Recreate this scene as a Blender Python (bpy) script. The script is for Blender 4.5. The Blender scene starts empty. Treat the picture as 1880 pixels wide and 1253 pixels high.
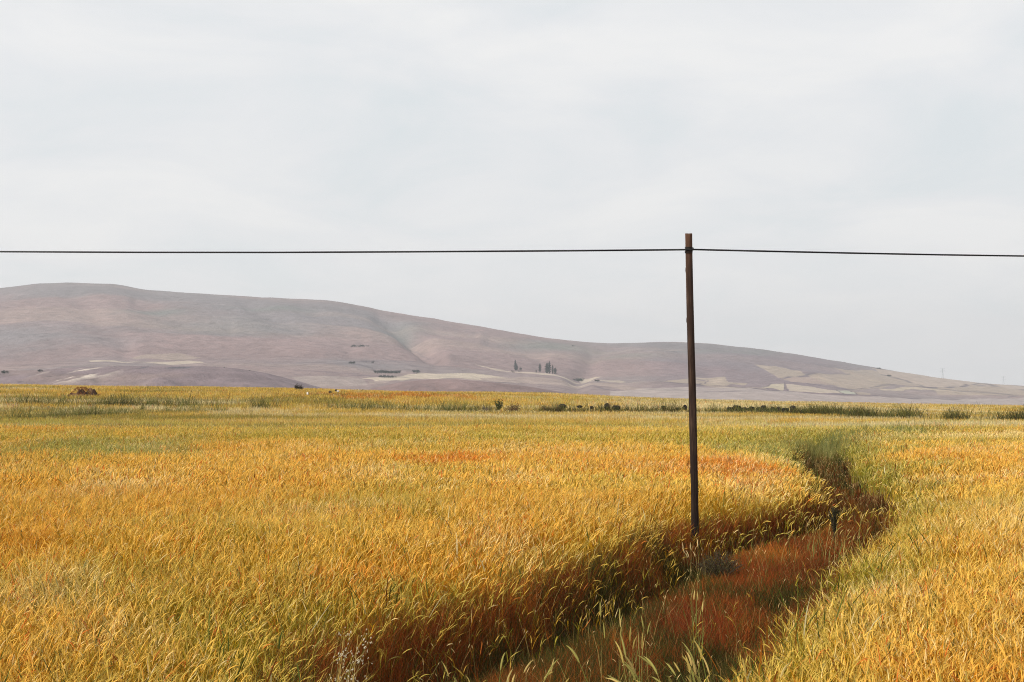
import bpy, math, random
import numpy as np
from mathutils import Vector

SC = bpy.context.scene
COL = SC.collection
PI = math.pi
R = np.random.default_rng(7)
random.seed(7)

# ------------------------------------------------------------------ camera
HC = 2.8                      # eye height above the field
FPX = 2611.0                  # focal length in photo pixels (50 mm on 36 mm, 1880 px wide)
HORIZON = 712.0
PITCH = math.atan((HORIZON - 626.5) / FPX)
cam_d = bpy.data.cameras.new("camera")
cam = bpy.data.objects.new("camera", cam_d)
COL.objects.link(cam)
cam_d.sensor_width = 36.0
cam_d.lens = 50.0
cam_d.clip_start = 0.1
cam_d.clip_end = 40000.0
cam.location = (0, 0, HC)
cam.rotation_euler = (PI / 2 + PITCH, 0, 0)
SC.camera = cam

# ------------------------------------------------------------------ sky, sun, exposure
SUN_DIR = Vector((-0.72, -0.46, 0.54)).normalized()      # towards the sun: left, a touch behind
SUN_ELEV = math.asin(SUN_DIR.z)
w = bpy.data.worlds.new("World")
SC.world = w
w.use_nodes = True
nt = w.node_tree
nt.nodes.clear()
def N(t, **kw):
    n = nt.nodes.new(t)
    for k, v in kw.items():
        setattr(n, k, v)
    return n
out = N("ShaderNodeOutputWorld")
bg1 = N("ShaderNodeBackground"); bg1.inputs[1].default_value = 0.10
bg2 = N("ShaderNodeBackground"); bg2.inputs[1].default_value = 1.09
mix = N("ShaderNodeMixShader")
sky = N("ShaderNodeTexSky", sky_type='NISHITA', sun_disc=False)
sky.sun_elevation = SUN_ELEV
sky.sun_rotation = math.atan2(SUN_DIR.x, SUN_DIR.y)
sky.dust_density = 3.0
nt.links.new(sky.outputs[0], bg1.inputs[0])
tc = N("ShaderNodeTexCoord")
sep = N("ShaderNodeSeparateXYZ"); nt.links.new(tc.outputs["Generated"], sep.inputs[0])
def M(op, a, b=None, c=None):
    n = N("ShaderNodeMath", operation=op)
    for i, v in enumerate((a, b, c)):
        if v is None: continue
        if isinstance(v, (int, float)): n.inputs[i].default_value = v
        else: nt.links.new(v, n.inputs[i])
    return n.outputs[0]
zz = M('ADD', M('MAXIMUM', sep.outputs[2], 0.0), 0.20)
cx = M('DIVIDE', sep.outputs[0], zz)
cy = M('DIVIDE', sep.outputs[1], zz)
cmb = N("ShaderNodeCombineXYZ"); nt.links.new(cx, cmb.inputs[0]); nt.links.new(cy, cmb.inputs[1])
mp = N("ShaderNodeMapping"); nt.links.new(cmb.outputs[0], mp.inputs[0])
mp.inputs["Rotation"].default_value = (0, 0, math.radians(-20))
mp.inputs["Scale"].default_value = (2.1, 1.9, 1)
mp.inputs["Location"].default_value = (3.1, 1.7, 0)
n1 = N("ShaderNodeTexNoise"); n1.inputs["Scale"].default_value = 1.0; n1.inputs["Detail"].default_value = 8.0
n1.inputs["Roughness"].default_value = 0.52; n1.inputs["Distortion"].default_value = 0.5
nt.links.new(mp.outputs[0], n1.inputs["Vector"])
rp = N("ShaderNodeValToRGB")
nt.links.new(n1.outputs["Fac"], rp.inputs[0])
e = rp.color_ramp.elements
e[0].position = 0.34; e[0].color = (0.705, 0.750, 0.772, 1)
e[1].position = 0.66; e[1].color = (0.842, 0.842, 0.838, 1)
m_ = rp.color_ramp.elements.new(0.50); m_.color = (0.775, 0.790, 0.805, 1)
hzm = N("ShaderNodeMapRange"); nt.links.new(sep.outputs[2], hzm.inputs["Value"])
hzm.inputs["From Min"].default_value = 0.0; hzm.inputs["From Max"].default_value = 0.16; hzm.inputs["To Min"].default_value = 0.65; hzm.inputs["To Max"].default_value = 0.0
hmx = N("ShaderNodeMix", data_type='RGBA'); nt.links.new(hzm.outputs[0], hmx.inputs[0]); nt.links.new(rp.outputs[0], hmx.inputs[6]); hmx.inputs[7].default_value = (0.90, 0.895, 0.885, 1)
nt.links.new(hmx.outputs[2], bg2.inputs[0])
mix.inputs[0].default_value = 0.96
nt.links.new(bg1.outputs[0], mix.inputs[1]); nt.links.new(bg2.outputs[0], mix.inputs[2])
nt.links.new(mix.outputs[0], out.inputs[0])

sl = bpy.data.lights.new("sun", 'SUN')
sl.energy = 4.6; sl.angle = math.radians(1.0); sl.color = (1.0, 0.93, 0.82)
so = bpy.data.objects.new("sun", sl); COL.objects.link(so)
so.rotation_euler = SUN_DIR.to_track_quat('Z', 'Y').to_euler()
so.location = (-60, -10, 60)

SC.view_settings.view_transform = 'Standard'
SC.view_settings.look = 'None'
SC.view_settings.exposure = 0.0
SC.view_settings.gamma = 1.0
SC.view_settings.use_curve_mapping = False
SC.cycles.max_bounces = 6
SC.cycles.diffuse_bounces = 3
SC.cycles.transmission_bounces = 3
SC.cycles.volume_bounces = 0
SC.cycles.use_denoising = True
SC.cycles.denoising_prefilter = 'NONE'
SC.cycles.use_adaptive_sampling = False
SC.cycles.filter_width = 1.05

# ------------------------------------------------------------------ helpers
def uof(px): return (np.asarray(px, float) - 940.0) / FPX
def hermite(x, a, b):
    t = np.clip((x - a) / (b - a), 0, 1)
    return t * t * (3 - 2 * t)
def hash2(ix, iy, s):
    n = (ix.astype(np.int64) * 374761393 + iy.astype(np.int64) * 668265263 + s * 974711) & 0x7fffffff
    n = ((n ^ (n >> 13)) * 1274126177) & 0x7fffffff
    return ((n ^ (n >> 16)) & 0xffff) / 65535.0
def vnoise(x, y, s=0):
    ix = np.floor(x); iy = np.floor(y); fx = x - ix; fy = y - iy
    fx = fx * fx * (3 - 2 * fx); fy = fy * fy * (3 - 2 * fy)
    a = hash2(ix, iy, s); b = hash2(ix + 1, iy, s); c = hash2(ix, iy + 1, s); d = hash2(ix + 1, iy + 1, s)
    return (a * (1 - fx) + b * fx) * (1 - fy) + (c * (1 - fx) + d * fx) * fy
def fbm(x, y, s=0, o=4):
    v = 0; a = 0.5; t = 0
    for i in range(o):
        v = v + a * vnoise(x, y, s + i * 17); t += a; a *= 0.5; x = x * 2.03 + 3.1; y = y * 2.03 + 1.7
    return v / t
def tag(o, label=None, cat=None, group=None, kind=None):
    if label: o["label"] = label
    if cat: o["category"] = cat
    if group: o["group"] = group
    if kind: o["kind"] = kind
    return o
def link(name, me, mat, parent=None):
    o = bpy.data.objects.new(name, me); COL.objects.link(o)
    if mat is not None: me.materials.append(mat)
    if parent is not None: o.parent = parent
    return o
def empty(name, loc=(0, 0, 0)):
    o = bpy.data.objects.new(name, None); COL.objects.link(o); o.location = loc
    o.empty_display_size = 0.1
    return o
def copy_tree(o, parent=None):
    c = o.copy(); COL.objects.link(c)
    if parent is not None: c.parent = parent
    for ch in list(o.children): copy_tree(ch, c)
    return c

class Soup:
    """collects vertices, quads and colours and turns them into one mesh"""
    def __init__(s): s.v = []; s.q = []; s.c = []; s.n = 0
    def add(s, v, q, c):
        v = np.asarray(v, np.float32).reshape(-1, 3)
        s.v.append(v); s.q.append(np.asarray(q, np.int32).reshape(-1, 4) + s.n)
        c = np.broadcast_to(np.asarray(c, np.float32), (len(v), 3)) if np.ndim(c) == 1 else np.asarray(c, np.float32).reshape(-1, 3)
        s.c.append(c); s.n += len(v)
    def ribbons(s, S, W, C):
        """S spine (N,K,3); W half-width vectors (N,K,3); C colour (N,K,3)"""
        n, k, _ = S.shape
        v = np.stack([S - W, S + W], 2)                        # N,K,2,3
        c = np.repeat(C[:, :, None, :], 2, 2)
        base = (np.arange(n) * k * 2)[:, None]
        r = (np.arange(k - 1) * 2)[None, :]
        a = base + r
        q = np.stack([a, a + 1, a + 3, a + 2], -1)
        s.add(v, q, c.reshape(-1, 3))
    def tubes(s, S, RAD, C, m=3):
        """S (N,K,3), RAD (N,K), C (N,K,3)"""
        n, k, _ = S.shape
        T = np.gradient(S, axis=1)
        T /= np.linalg.norm(T, axis=2, keepdims=True) + 1e-9
        ref = np.array([0.31, 0.95, 0.05]); A = np.cross(T, ref); A /= np.linalg.norm(A, axis=2, keepdims=True) + 1e-9
        B = np.cross(T, A)
        ang = np.arange(m) * 2 * PI / m
        ring = A[:, :, None, :] * np.cos(ang)[None, None, :, None] + B[:, :, None, :] * np.sin(ang)[None, None, :, None]
        v = S[:, :, None, :] + ring * RAD[:, :, None, None]
        c = np.repeat(C[:, :, None, :], m, 2)
        base = (np.arange(n) * k * m)[:, None, None]; r = (np.arange(k - 1) * m)[None, :, None]; j = np.arange(m)[None, None, :]
        a = base + r + j; b = base + r + (j + 1) % m
        q = np.stack([a, b, b + m, a + m], -1)
        s.add(v, q, c.reshape(-1, 3))
    def mesh(s, name, smooth=False):
        v = np.concatenate(s.v); q = np.concatenate(s.q); c = np.concatenate(s.c)
        me = bpy.data.meshes.new(name)
        me.vertices.add(len(v)); me.vertices.foreach_set("co", v.ravel())
        me.loops.add(q.size); me.loops.foreach_set("vertex_index", q.ravel())
        me.polygons.add(len(q)); me.polygons.foreach_set("loop_start", np.arange(0, q.size, 4, dtype=np.int32))
        me.polygons.foreach_set("loop_total", np.full(len(q), 4, np.int32))
        me.update(calc_edges=True)
        at = me.attributes.new("Col", 'FLOAT_COLOR', 'POINT')
        cc = np.ones((len(v), 4), np.float32); cc[:, :3] = c
        at.data.foreach_set("color", cc.ravel())
        me.polygons.foreach_set("use_smooth", np.full(len(q), smooth, bool))
        return me

def grid_mesh(name, V, C, smooth=True):
    """V (rows, cols, 3)"""
    s = Soup(); r, c, _ = V.shape
    i = np.arange(r - 1)[:, None] * c + np.arange(c - 1)[None, :]
    q = np.stack([i, i + 1, i + c + 1, i + c], -1)
    s.add(V, q, np.asarray(C).reshape(-1, 3))
    return s.mesh(name, smooth)

def mat(name, build):
    m = bpy.data.materials.new(name); m.use_nodes = True
    t = m.node_tree; t.nodes.clear()
    build(t); return m
def nn(t, ty, **kw):
    n = t.nodes.new(ty)
    for k, v in kw.items(): setattr(n, k, v)
    return n
def plant_mat(name, trans=0.3, rough=0.55, spec=0.25):
    def b(t):
        o = nn(t, "ShaderNodeOutputMaterial"); a = nn(t, "ShaderNodeAttribute"); a.attribute_name = "Col"
        p = nn(t, "ShaderNodeBsdfPrincipled"); p.inputs["Roughness"].default_value = rough
        p.inputs["Specular IOR Level"].default_value = spec
        tr = nn(t, "ShaderNodeBsdfTranslucent"); mx = nn(t, "ShaderNodeMixShader"); mx.inputs[0].default_value = trans
        t.links.new(a.outputs["Color"], p.inputs["Base Color"]); t.links.new(a.outputs["Color"], tr.inputs[0])
        t.links.new(p.outputs[0], mx.inputs[1]); t.links.new(tr.outputs[0], mx.inputs[2]); t.links.new(mx.outputs[0], o.inputs[0])
    return mat(name, b)
def soil_mat(name, scale=3.0, amt=0.35, bump=0.4, rough=0.95, scale2=0.0):
    """vertex colour broken up by procedural noise"""
    def b(t):
        o = nn(t, "ShaderNodeOutputMaterial"); a = nn(t, "ShaderNodeAttribute"); a.attribute_name = "Col"
        p = nn(t, "ShaderNodeBsdfPrincipled"); p.inputs["Roughness"].default_value = rough
        p.inputs["Specular IOR Level"].default_value = 0.1
        tc = nn(t, "ShaderNodeTexCoord"); no = nn(t, "ShaderNodeTexNoise"); no.inputs["Scale"].default_value = scale
        no.inputs["Detail"].default_value = 8; no.inputs["Roughness"].default_value = 0.65
        t.links.new(tc.outputs["Object"], no.inputs["Vector"])
        mr = nn(t, "ShaderNodeMapRange"); mr.inputs["From Min"].default_value = 0.3; mr.inputs["From Max"].default_value = 0.7
        mr.inputs["To Min"].default_value = 1 - amt; mr.inputs["To Max"].default_value = 1 + amt
        t.links.new(no.outputs["Fac"], mr.inputs["Value"])
        vm = nn(t, "ShaderNodeVectorMath", operation='SCALE')
        t.links.new(a.outputs["Color"], vm.inputs[0]); t.links.new(mr.outputs[0], vm.inputs["Scale"])
        t.links.new(vm.outputs[0], p.inputs["Base Color"])
        bp = nn(t, "ShaderNodeBump"); bp.inputs["Strength"].default_value = bump; bp.inputs["Distance"].default_value = 0.5 / scale
        t.links.new(no.outputs["Fac"], bp.inputs["Height"]); t.links.new(bp.outputs[0], p.inputs["Normal"])
        t.links.new(p.outputs[0], o.inputs[0])
    return mat(name, b)

M_WHEAT = plant_mat("ripe_wheat", 0.40, 0.7, 0.06)
M_GRASS = plant_mat("dry_grass", 0.32, 0.7, 0.06)
M_LEAF = plant_mat("leaf", 0.2, 0.7, 0.05)
M_SOIL = soil_mat("field_soil", 6.0, 0.35, 0.6)
M_HILL = soil_mat("hill_ground", 0.05, 0.24, 0.5)

# ------------------------------------------------------------------ terrain
EDGE_PX = [-900, 0, 150, 300, 560, 700, 900, 1100, 1300, 1500, 1700, 1880, 2700]
EDGE_PY = [700, 706, 707, 709, 713, 717, 719, 726, 734, 738, 743, 746, 750]
YEDGE = 185.0
def edge_ground(u):
    py = np.interp(u * FPX + 940, EDGE_PX, EDGE_PY)
    return HC - (py - HORIZON) / FPX * YEDGE - 0.62
# the cart track: left and right edge as X over Y
TLY = [-30, 6, 9, 13.5, 15, 17.5, 21, 24.5, 27.3, 28.9, 30.7, 35, 43.5, 53, 62, 70, 400]
TLX = [-3.2, -1.6, -1.55, -1.7, -1.2, -0.25, 1.2, 2.95, 4.6, 6.0, 7.0, 7.7, 8.9, 10.8, 12.9, 14.6, 80]
TLX = [v_ + (.35 if 14 < y_ < 22 else 0) - (.30 if 22 < y_ < 34 else 0) for v_, y_ in zip(TLX, TLY)]
TRY = [-30, 6, 9.65, 12.5, 15, 18.8, 23, 27, 32, 37.9, 44.8, 53, 62, 70, 400]
TRX = [-14, -0.9, 1.05, 2.2, 3.1, 4.3, 5.8, 7.45, 8.75, 9.45, 10.8, 12.5, 14.2, 15.4, 80.6]
def track(X, Y):
    """signed: distance inside the track (>0 inside), and the fraction across"""
    wob = (fbm(Y * 0.9, X * 0.0 + 3, 5, 3) - 0.5) * 0.45
    l = np.interp(Y, TLY, TLX) + wob
    r = np.interp(Y, TRY, TRX) + (fbm(Y * 0.8, X * 0.0 + 9, 6, 3) - 0.5) * 0.9
    fade = 1 - hermite(Y, 60, 72)
    ins = np.minimum(X - l, r - X)
    return ins - (1 - fade) * 3.0, np.clip((X - l) / np.maximum(r - l, 0.3), 0, 1), fade
def ground(X, Y):
    X = np.asarray(X, float); Y = np.asarray(Y, float)
    u = X / np.maximum(Y, 30.0)
    E = edge_ground(u)
    k = hermite(Y, 98, YEDGE)
    z = k * E
    z = z - np.maximum(Y - YEDGE, 0) * 0.06 * hermite(Y, YEDGE, YEDGE + 40)
    z = z + (fbm(X * 0.09, Y * 0.09, 3, 3) - 0.5) * 0.22 * (1 - hermite(Y, 90, 140))
    z = z + (fbm(X * 0.06, Y * 0.02, 31, 3) - 0.5) * 0.35 * hermite(Y, 95, 130) * (1 - hermite(Y, 185, 260))
    ins, f, fade = track(X, Y)
    dip = hermite(ins, -0.25, 0.5) * fade
    prof = 0.20 + 0.22 * np.exp(-((f - 0.17) / 0.12) ** 2) + 0.10 * np.exp(-((f - 0.8) / 0.12) ** 2)
    z = z - dip * prof
    return z
_BANK = []
_ground0 = ground
def ground(X, Y):
    z = _ground0(X, Y)
    if _BANK:
        z = z + bank(X, Y) * 0.5
    return z
def bank(X, Y):
    """0..1 crest of the low banks that carry the stone row and the hedge"""
    X = np.asarray(X, float); Y = np.asarray(Y, float); b = np.zeros(np.broadcast(X, Y).shape)
    u = X / np.maximum(Y, 1)
    for (us, ys, w_) in _BANK:
        yc = np.interp(u, us, ys); m = hermite(u, us[0] - .01, us[0] + .01) * (1 - hermite(u, us[-1] - .01, us[-1] + .01))
        b = np.maximum(b, m * np.exp(-((Y - yc) / w_) ** 2))
    return b
def hit(px, py, h=0.0):
    """where the sight line through a photo point first meets the field (plus h)"""
    Ys = np.linspace(6, 195, 8000)
    u = (px - 940) / FPX
    v = HC - (py - HORIZON) / FPX * Ys
    g = ground(u * Ys, Ys) + h
    i = np.argmax(g >= v) if np.any(g >= v) else int(np.argmin(np.abs(g - v)))
    Y = Ys[i]; return float(u * Y), float(Y), float(g[i] - h)

_b = []
for path, w_ in (([(860, 752), (1000, 753), (1160, 754), (1300, 757), (1470, 760), (1560, 765), (1700, 770), (1900, 773), (2400, 777)], 1.5),):
    P_ = [hit(x, y, .58) for x, y in path]
    _b.append(([p[0] / p[1] for p in P_], [p[1] + .8 for p in P_], w_))
_BANK.extend(_b)

# ------------------------------------------------------------------ ground of the field
ry = np.concatenate([np.linspace(-20, 6, 14)[:-1], np.geomspace(6, 80, 330), np.geomspace(80, 900, 130)[1:]])
cu = np.linspace(-1, 1, 420); cu = np.sign(cu) * np.abs(cu) ** 1.3
YY, UU = np.meshgrid(ry, cu, indexing='ij')
XX = UU * (np.maximum(YY, 0) * 0.62 + 22)
ZZ = ground(XX, YY)
ZZ = ZZ + (fbm(XX * 3, YY * 3, 9, 3) - 0.5) * 0.07 * (YY < 60)
ins, f, fade = track(XX, YY)
tk = hermite(ins, -0.1, 0.3)[..., None]
gc = np.array([0.15, 0.085, 0.025]) * np.ones(XX.shape + (1,))
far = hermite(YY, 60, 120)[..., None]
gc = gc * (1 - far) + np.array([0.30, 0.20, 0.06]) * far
tcg = np.array([0.07, 0.022, 0.010])
gc = gc * (1 - tk) + tcg * tk
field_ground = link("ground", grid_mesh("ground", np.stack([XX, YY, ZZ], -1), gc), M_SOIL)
tag(field_ground, "brown soil of the wheat field and the sunken cart track", None, kind="structure")

# ------------------------------------------------------------------ colour patches of the crop (world ellipses)
# (photo x, y, half width, half height in px) only to find the place on the ground; kinds: g green, w weedy grey-green, o orange, p pale, r red, d olive
PATCH = [
 (110, 825, 260, 22, 'w', .9), (60, 800, 160, 12, 'g', .7), (650, 800, 230, 10, 'g', .75), (330, 792, 120, 7, 'g', .6), (1330, 806, 190, 15, 'g', .8), (760, 815, 120, 9, 'w', .35),
 (1000, 803, 160, 8, 'g', .7), (470, 802, 90, 8, 'g', .6),
 (850, 846, 110, 9, 'r', .85), (1130, 850, 130, 9, 'o', .7), (1380, 858, 120, 15, 'r', 1.0), (1250, 862, 140, 10, 'o', .8), (1440, 880, 50, 12, 'r', .7),
 (980, 842, 100, 8, 'o', .5), (560, 850, 150, 12, 'o', .35), (530, 845, 25, 8, 'r', .5),
 (60, 985, 110, 25, 'o', .8), (620, 885, 420, 22, 'o', .22), (250, 935, 260, 30, 'o', .18), (1100, 905, 180, 18, 'o', .2), (330, 900, 200, 35, 'o', .25), (820, 1050, 110, 35, 'o', .7), (720, 1060, 60, 28, 'r', .5), (950, 1000, 150, 30, 'o', .35),
 (390, 1210, 190, 45, 'o', .8), (100, 1200, 120, 30, 'o', .4), (600, 1130, 100, 30, 'o', .6), (1230, 960, 120, 25, 'o', .4),
 (200, 1045, 260, 40, 'g', .45), (480, 1040, 240, 40, 'g', .30), (900, 1105, 180, 28, 'g', .85), (760, 1150, 120, 30, 'g', .8), (1180, 1000, 120, 16, 'g', .5), (1400, 950, 120, 18, 'g', .7), (1500, 920, 40, 22, 'g', .8),
 (1480, 820, 110, 30, 'w', .9), (1420, 830, 60, 22, 'w', .8), (1570, 785, 100, 14, 'w', 1.0), (1540, 800, 120, 12, 'w', .8), (1600, 850, 70, 26, 'g', .8), (1560, 860, 40, 25, 'w', .6), (1690, 895, 60, 30, 'g', .5),
 (1580, 1010, 90, 45, 'g', .7), (1650, 950, 60, 20, 'g', .7), (1420, 1090, 60, 30, 'g', .6), (1680, 805, 120, 8, 'w', .6), (1330, 1200, 110, 40, 'g', .5),
 (1800, 838, 140, 14, 'o', .7), (1700, 835, 80, 12, 'o', .3), (1850, 870, 80, 25, 'o', .45), (1720, 1190, 170, 55, 'o', .65), (1600, 1210, 60, 40, 'o', .4), (1840, 1100, 80, 50, 'o', .4),
 (1540, 1100, 70, 30, 'p', .3), (1640, 1050, 120, 40, 'p', .35), (220, 900, 140, 25, 'p', .35), (1780, 950, 130, 40, 'p', .3),
 (180, 748, 340, 8, 'p', 1.0), (180, 748, 300, 6, 'p', 1.0), (1700, 778, 260, 6, 'p', .9), (400, 752, 200, 3, 'p', .7), (1760, 776, 210, 4.5, 'p', .8), (1800, 800, 130, 6, 'p', .8), (1350, 772, 130, 4, 'p', .6), (1320, 741, 260, 2.5, 'p', .8),
 (1730, 789, 60, 2.5, 'd', .9), (1800, 790, 90, 2, 'd', .7), (1720, 787, 25, 2, 'r', .8),
 (150, 766, 260, 4, 'd', .8), (330, 764, 90, 3, 'd', .6), (130, 775, 220, 5, 'g', .6), (1690, 905, 30, 40, 'g', .3),
 (650, 721, 110, 3.5, 'r', 1.0), (800, 722, 110, 3.5, 'r', 1.0), (950, 724, 90, 3, 'o', .8), (600, 722, 40, 3, 'd', .5), (1400, 733, 200, 1.5, 'r', .6), (1000, 728, 120, 3, 'g', .5),
]
_pt = []
for (px, py, rx, rr, k, s) in PATCH:
    x0, y0, _ = hit(px, py, 0.7); _, ya, _ = hit(px, py - rr, 0.7); _, yb, _ = hit(px, py + rr, 0.7)
    _pt.append((x0, 0.5 * (ya + yb) if ya < 150 else y0, rx / FPX * y0, max((ya - yb) / 2, 0.6), k, s))
PCOL = {  # stem, leaf, ear
 'b': ((0.55, 0.295, 0.016), (0.51, 0.255, 0.013), (0.80, 0.53, 0.110)),
 'g': ((0.32, 0.28, 0.024), (0.24, 0.23, 0.020), (0.62, 0.49, 0.105)),
 'w': ((0.27, 0.28, 0.060), (0.21, 0.235, 0.048), (0.42, 0.40, 0.12)),
 'o': ((0.58, 0.228, 0.013), (0.56, 0.195, 0.009), (0.78, 0.43, 0.070)),
 'r': ((0.50, 0.138, 0.010), (0.52, 0.12, 0.007), (0.72, 0.27, 0.035)),
 'p': ((0.68, 0.48, 0.14), (0.66, 0.46, 0.13), (0.88, 0.72, 0.36)),
 'd': ((0.22, 0.17, 0.020), (0.20, 0.15, 0.018), (0.34, 0.26, 0.045)),
}
KEYS = 'bgworpd'
def crop_colours(X, Y):
    """per point: stem, leaf, ear colour and greenness"""
    wx = X + (fbm(X * .35, Y * .2, 41, 3) - .5) * (2 + Y * .06); wy = Y + (fbm(X * .3, Y * .2, 43, 3) - .5) * (2.5 + Y * .12)
    rag_ = (fbm(X * 1.1, Y * .45, 47, 4) - .5) * 1.3
    W = {k: np.zeros(X.shape) for k in KEYS}; W['b'][:] = 1.0
    for (cx_, cy_, rx, ry_, k, s) in _pt:
        d = ((wx - cx_) / rx) ** 2 + ((wy - cy_) / ry_) ** 2
        a = np.exp(-d ** 1.3 * 0.9); a = s * {'o': .72, 'r': .85}.get(k, 1.0) * hermite(a + np.where(a > .04, rag_, 0), .22, .80)
        for q in KEYS: W[q] *= (1 - a)
        W[k] += a
    n = fbm(X * 0.5, Y * 0.32, 51, 4)
    for k, a in (('o', 0.30 * hermite(n, 0.52, 0.72)), ('g', 0.5 * hermite(fbm(X * .4, Y * .3, 57, 4), 0.52, 0.72)), ('p', 0.35 * hermite(fbm(X * .6, Y * .4, 63, 4), 0.52, 0.75)),
                 ('g', .50 * hermite(Y, 48, 62) * (1 - .8 * hermite(Y, 85, 110)) * hermite(fbm(X * .035, Y * .16, 65, 4), .50, .60)), ('p', .85 * hermite(Y, 70, 85) * hermite(fbm(X * .03, Y * .13, 67, 4), .52, .60)),
                 ('d', .7 * hermite(Y, 60, 80) * hermite(fbm(X * .05, Y * .25, 69, 4), .58, .66))):
        for q in KEYS: W[q] *= (1 - a)
        W[k] += a
    edge = np.exp(-(np.maximum(-track(X, Y)[0], 0) / 0.9) ** 2) * 0.42 * (Y < 75)
    for q in KEYS: W[q] *= (1 - edge)
    W['g'] += edge
    P = np.stack([W[k] for k in KEYS], -1)
    # every plant leans to one kind, so patches stay speckled rather than blended
    P = P ** 1.15; P /= P.sum(-1, keepdims=True)
    pick = (P.cumsum(-1) > R.random(X.shape)[..., None]).argmax(-1)
    tab = np.array([PCOL[k] for k in KEYS])                    # kinds,3,3
    own = tab[pick]; avg = np.einsum('...k,kab->...ab', P, tab)
    c = own * 0.5 + avg * 0.5
    c = c * (0.62 + 0.66 * R.random(X.shape))[..., None, None]
    q_ = R.random(X.shape)
    c[q_ < .05, 2] = c[q_ < .05, 2] * .4 + np.array([.55, .46, .26])
    c[(q_ > .07) & (q_ < .13)] *= np.array([.42, .50, .55]); c[(q_ > .13) & (q_ < .17)] *= np.array([.85, .38, .35])
    green = P[..., KEYS.index('g')] + P[..., KEYS.index('w')]
    return c[..., 0, :], c[..., 1, :], c[..., 2, :], green

def scatter(y0, y1, density, umax=0.46, lx=4.0):
    """uniform random points over a wedge"""
    ymid = (y0 + y1) / 2
    area = (umax * 2 * ymid + lx) * (y1 - y0)
    n = int(area * density)
    Y = np.sqrt(R.random(n) * (y1 ** 2 - y0 ** 2) + y0 ** 2)
    X = (R.random(n) * 2 - 1) * (umax * Y) - (R.random(n) < 0.08) * R.random(n) * lx
    return X, Y
def outside(X, Y, m=0.0):
    i_ = track(X, Y)[0]
    return (i_ < -m) & (R.random(X.shape) > .55 * np.exp(-np.maximum(-i_, 0) / .45) * (Y < 75))
def gap(X, Y):
    """trodden gap in the crop at the foot of the pole"""
    return ~((np.abs(X - 3.0 - (Y - 23.4) * .128) < .26) & (Y > 19.5) & (Y < 24.7))
def clear(X, Y):
    return outside(X, Y) & gap(X, Y)
def arc(base, az, lean0, lean1, L, K):
    """points of a stem that starts leaning lean0 from the vertical and ends leaning lean1"""
    t = np.linspace(0, 1, K)[None, :]
    th = lean0[:, None] + (lean1 - lean0)[:, None] * t ** 1.6
    ds = (L / (K - 1))[:, None]
    thm = 0.5 * (th[:, 1:] + th[:, :-1])
    h = np.concatenate([np.zeros((len(L), 1)), np.cumsum(np.sin(thm) * ds, 1)], 1)
    z = np.concatenate([np.zeros((len(L), 1)), np.cumsum(np.cos(thm) * ds, 1)], 1)
    return np.stack([base[:, 0:1] + h * np.cos(az)[:, None], base[:, 1:2] + h * np.sin(az)[:, None], base[:, 2:3] + z], -1), th[:, -1]
def side(az, w, K, taper=None):
    a = np.stack([-np.sin(az), np.cos(az), np.zeros_like(az)], -1)[:, None, :] * w[:, None, None]
    a = np.repeat(a, K, 1)
    if taper is not None: a = a * np.asarray(taper)[None, :, None]
    return a
def rep(c, K): return np.repeat(c[:, None, :], K, 1)

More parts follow.
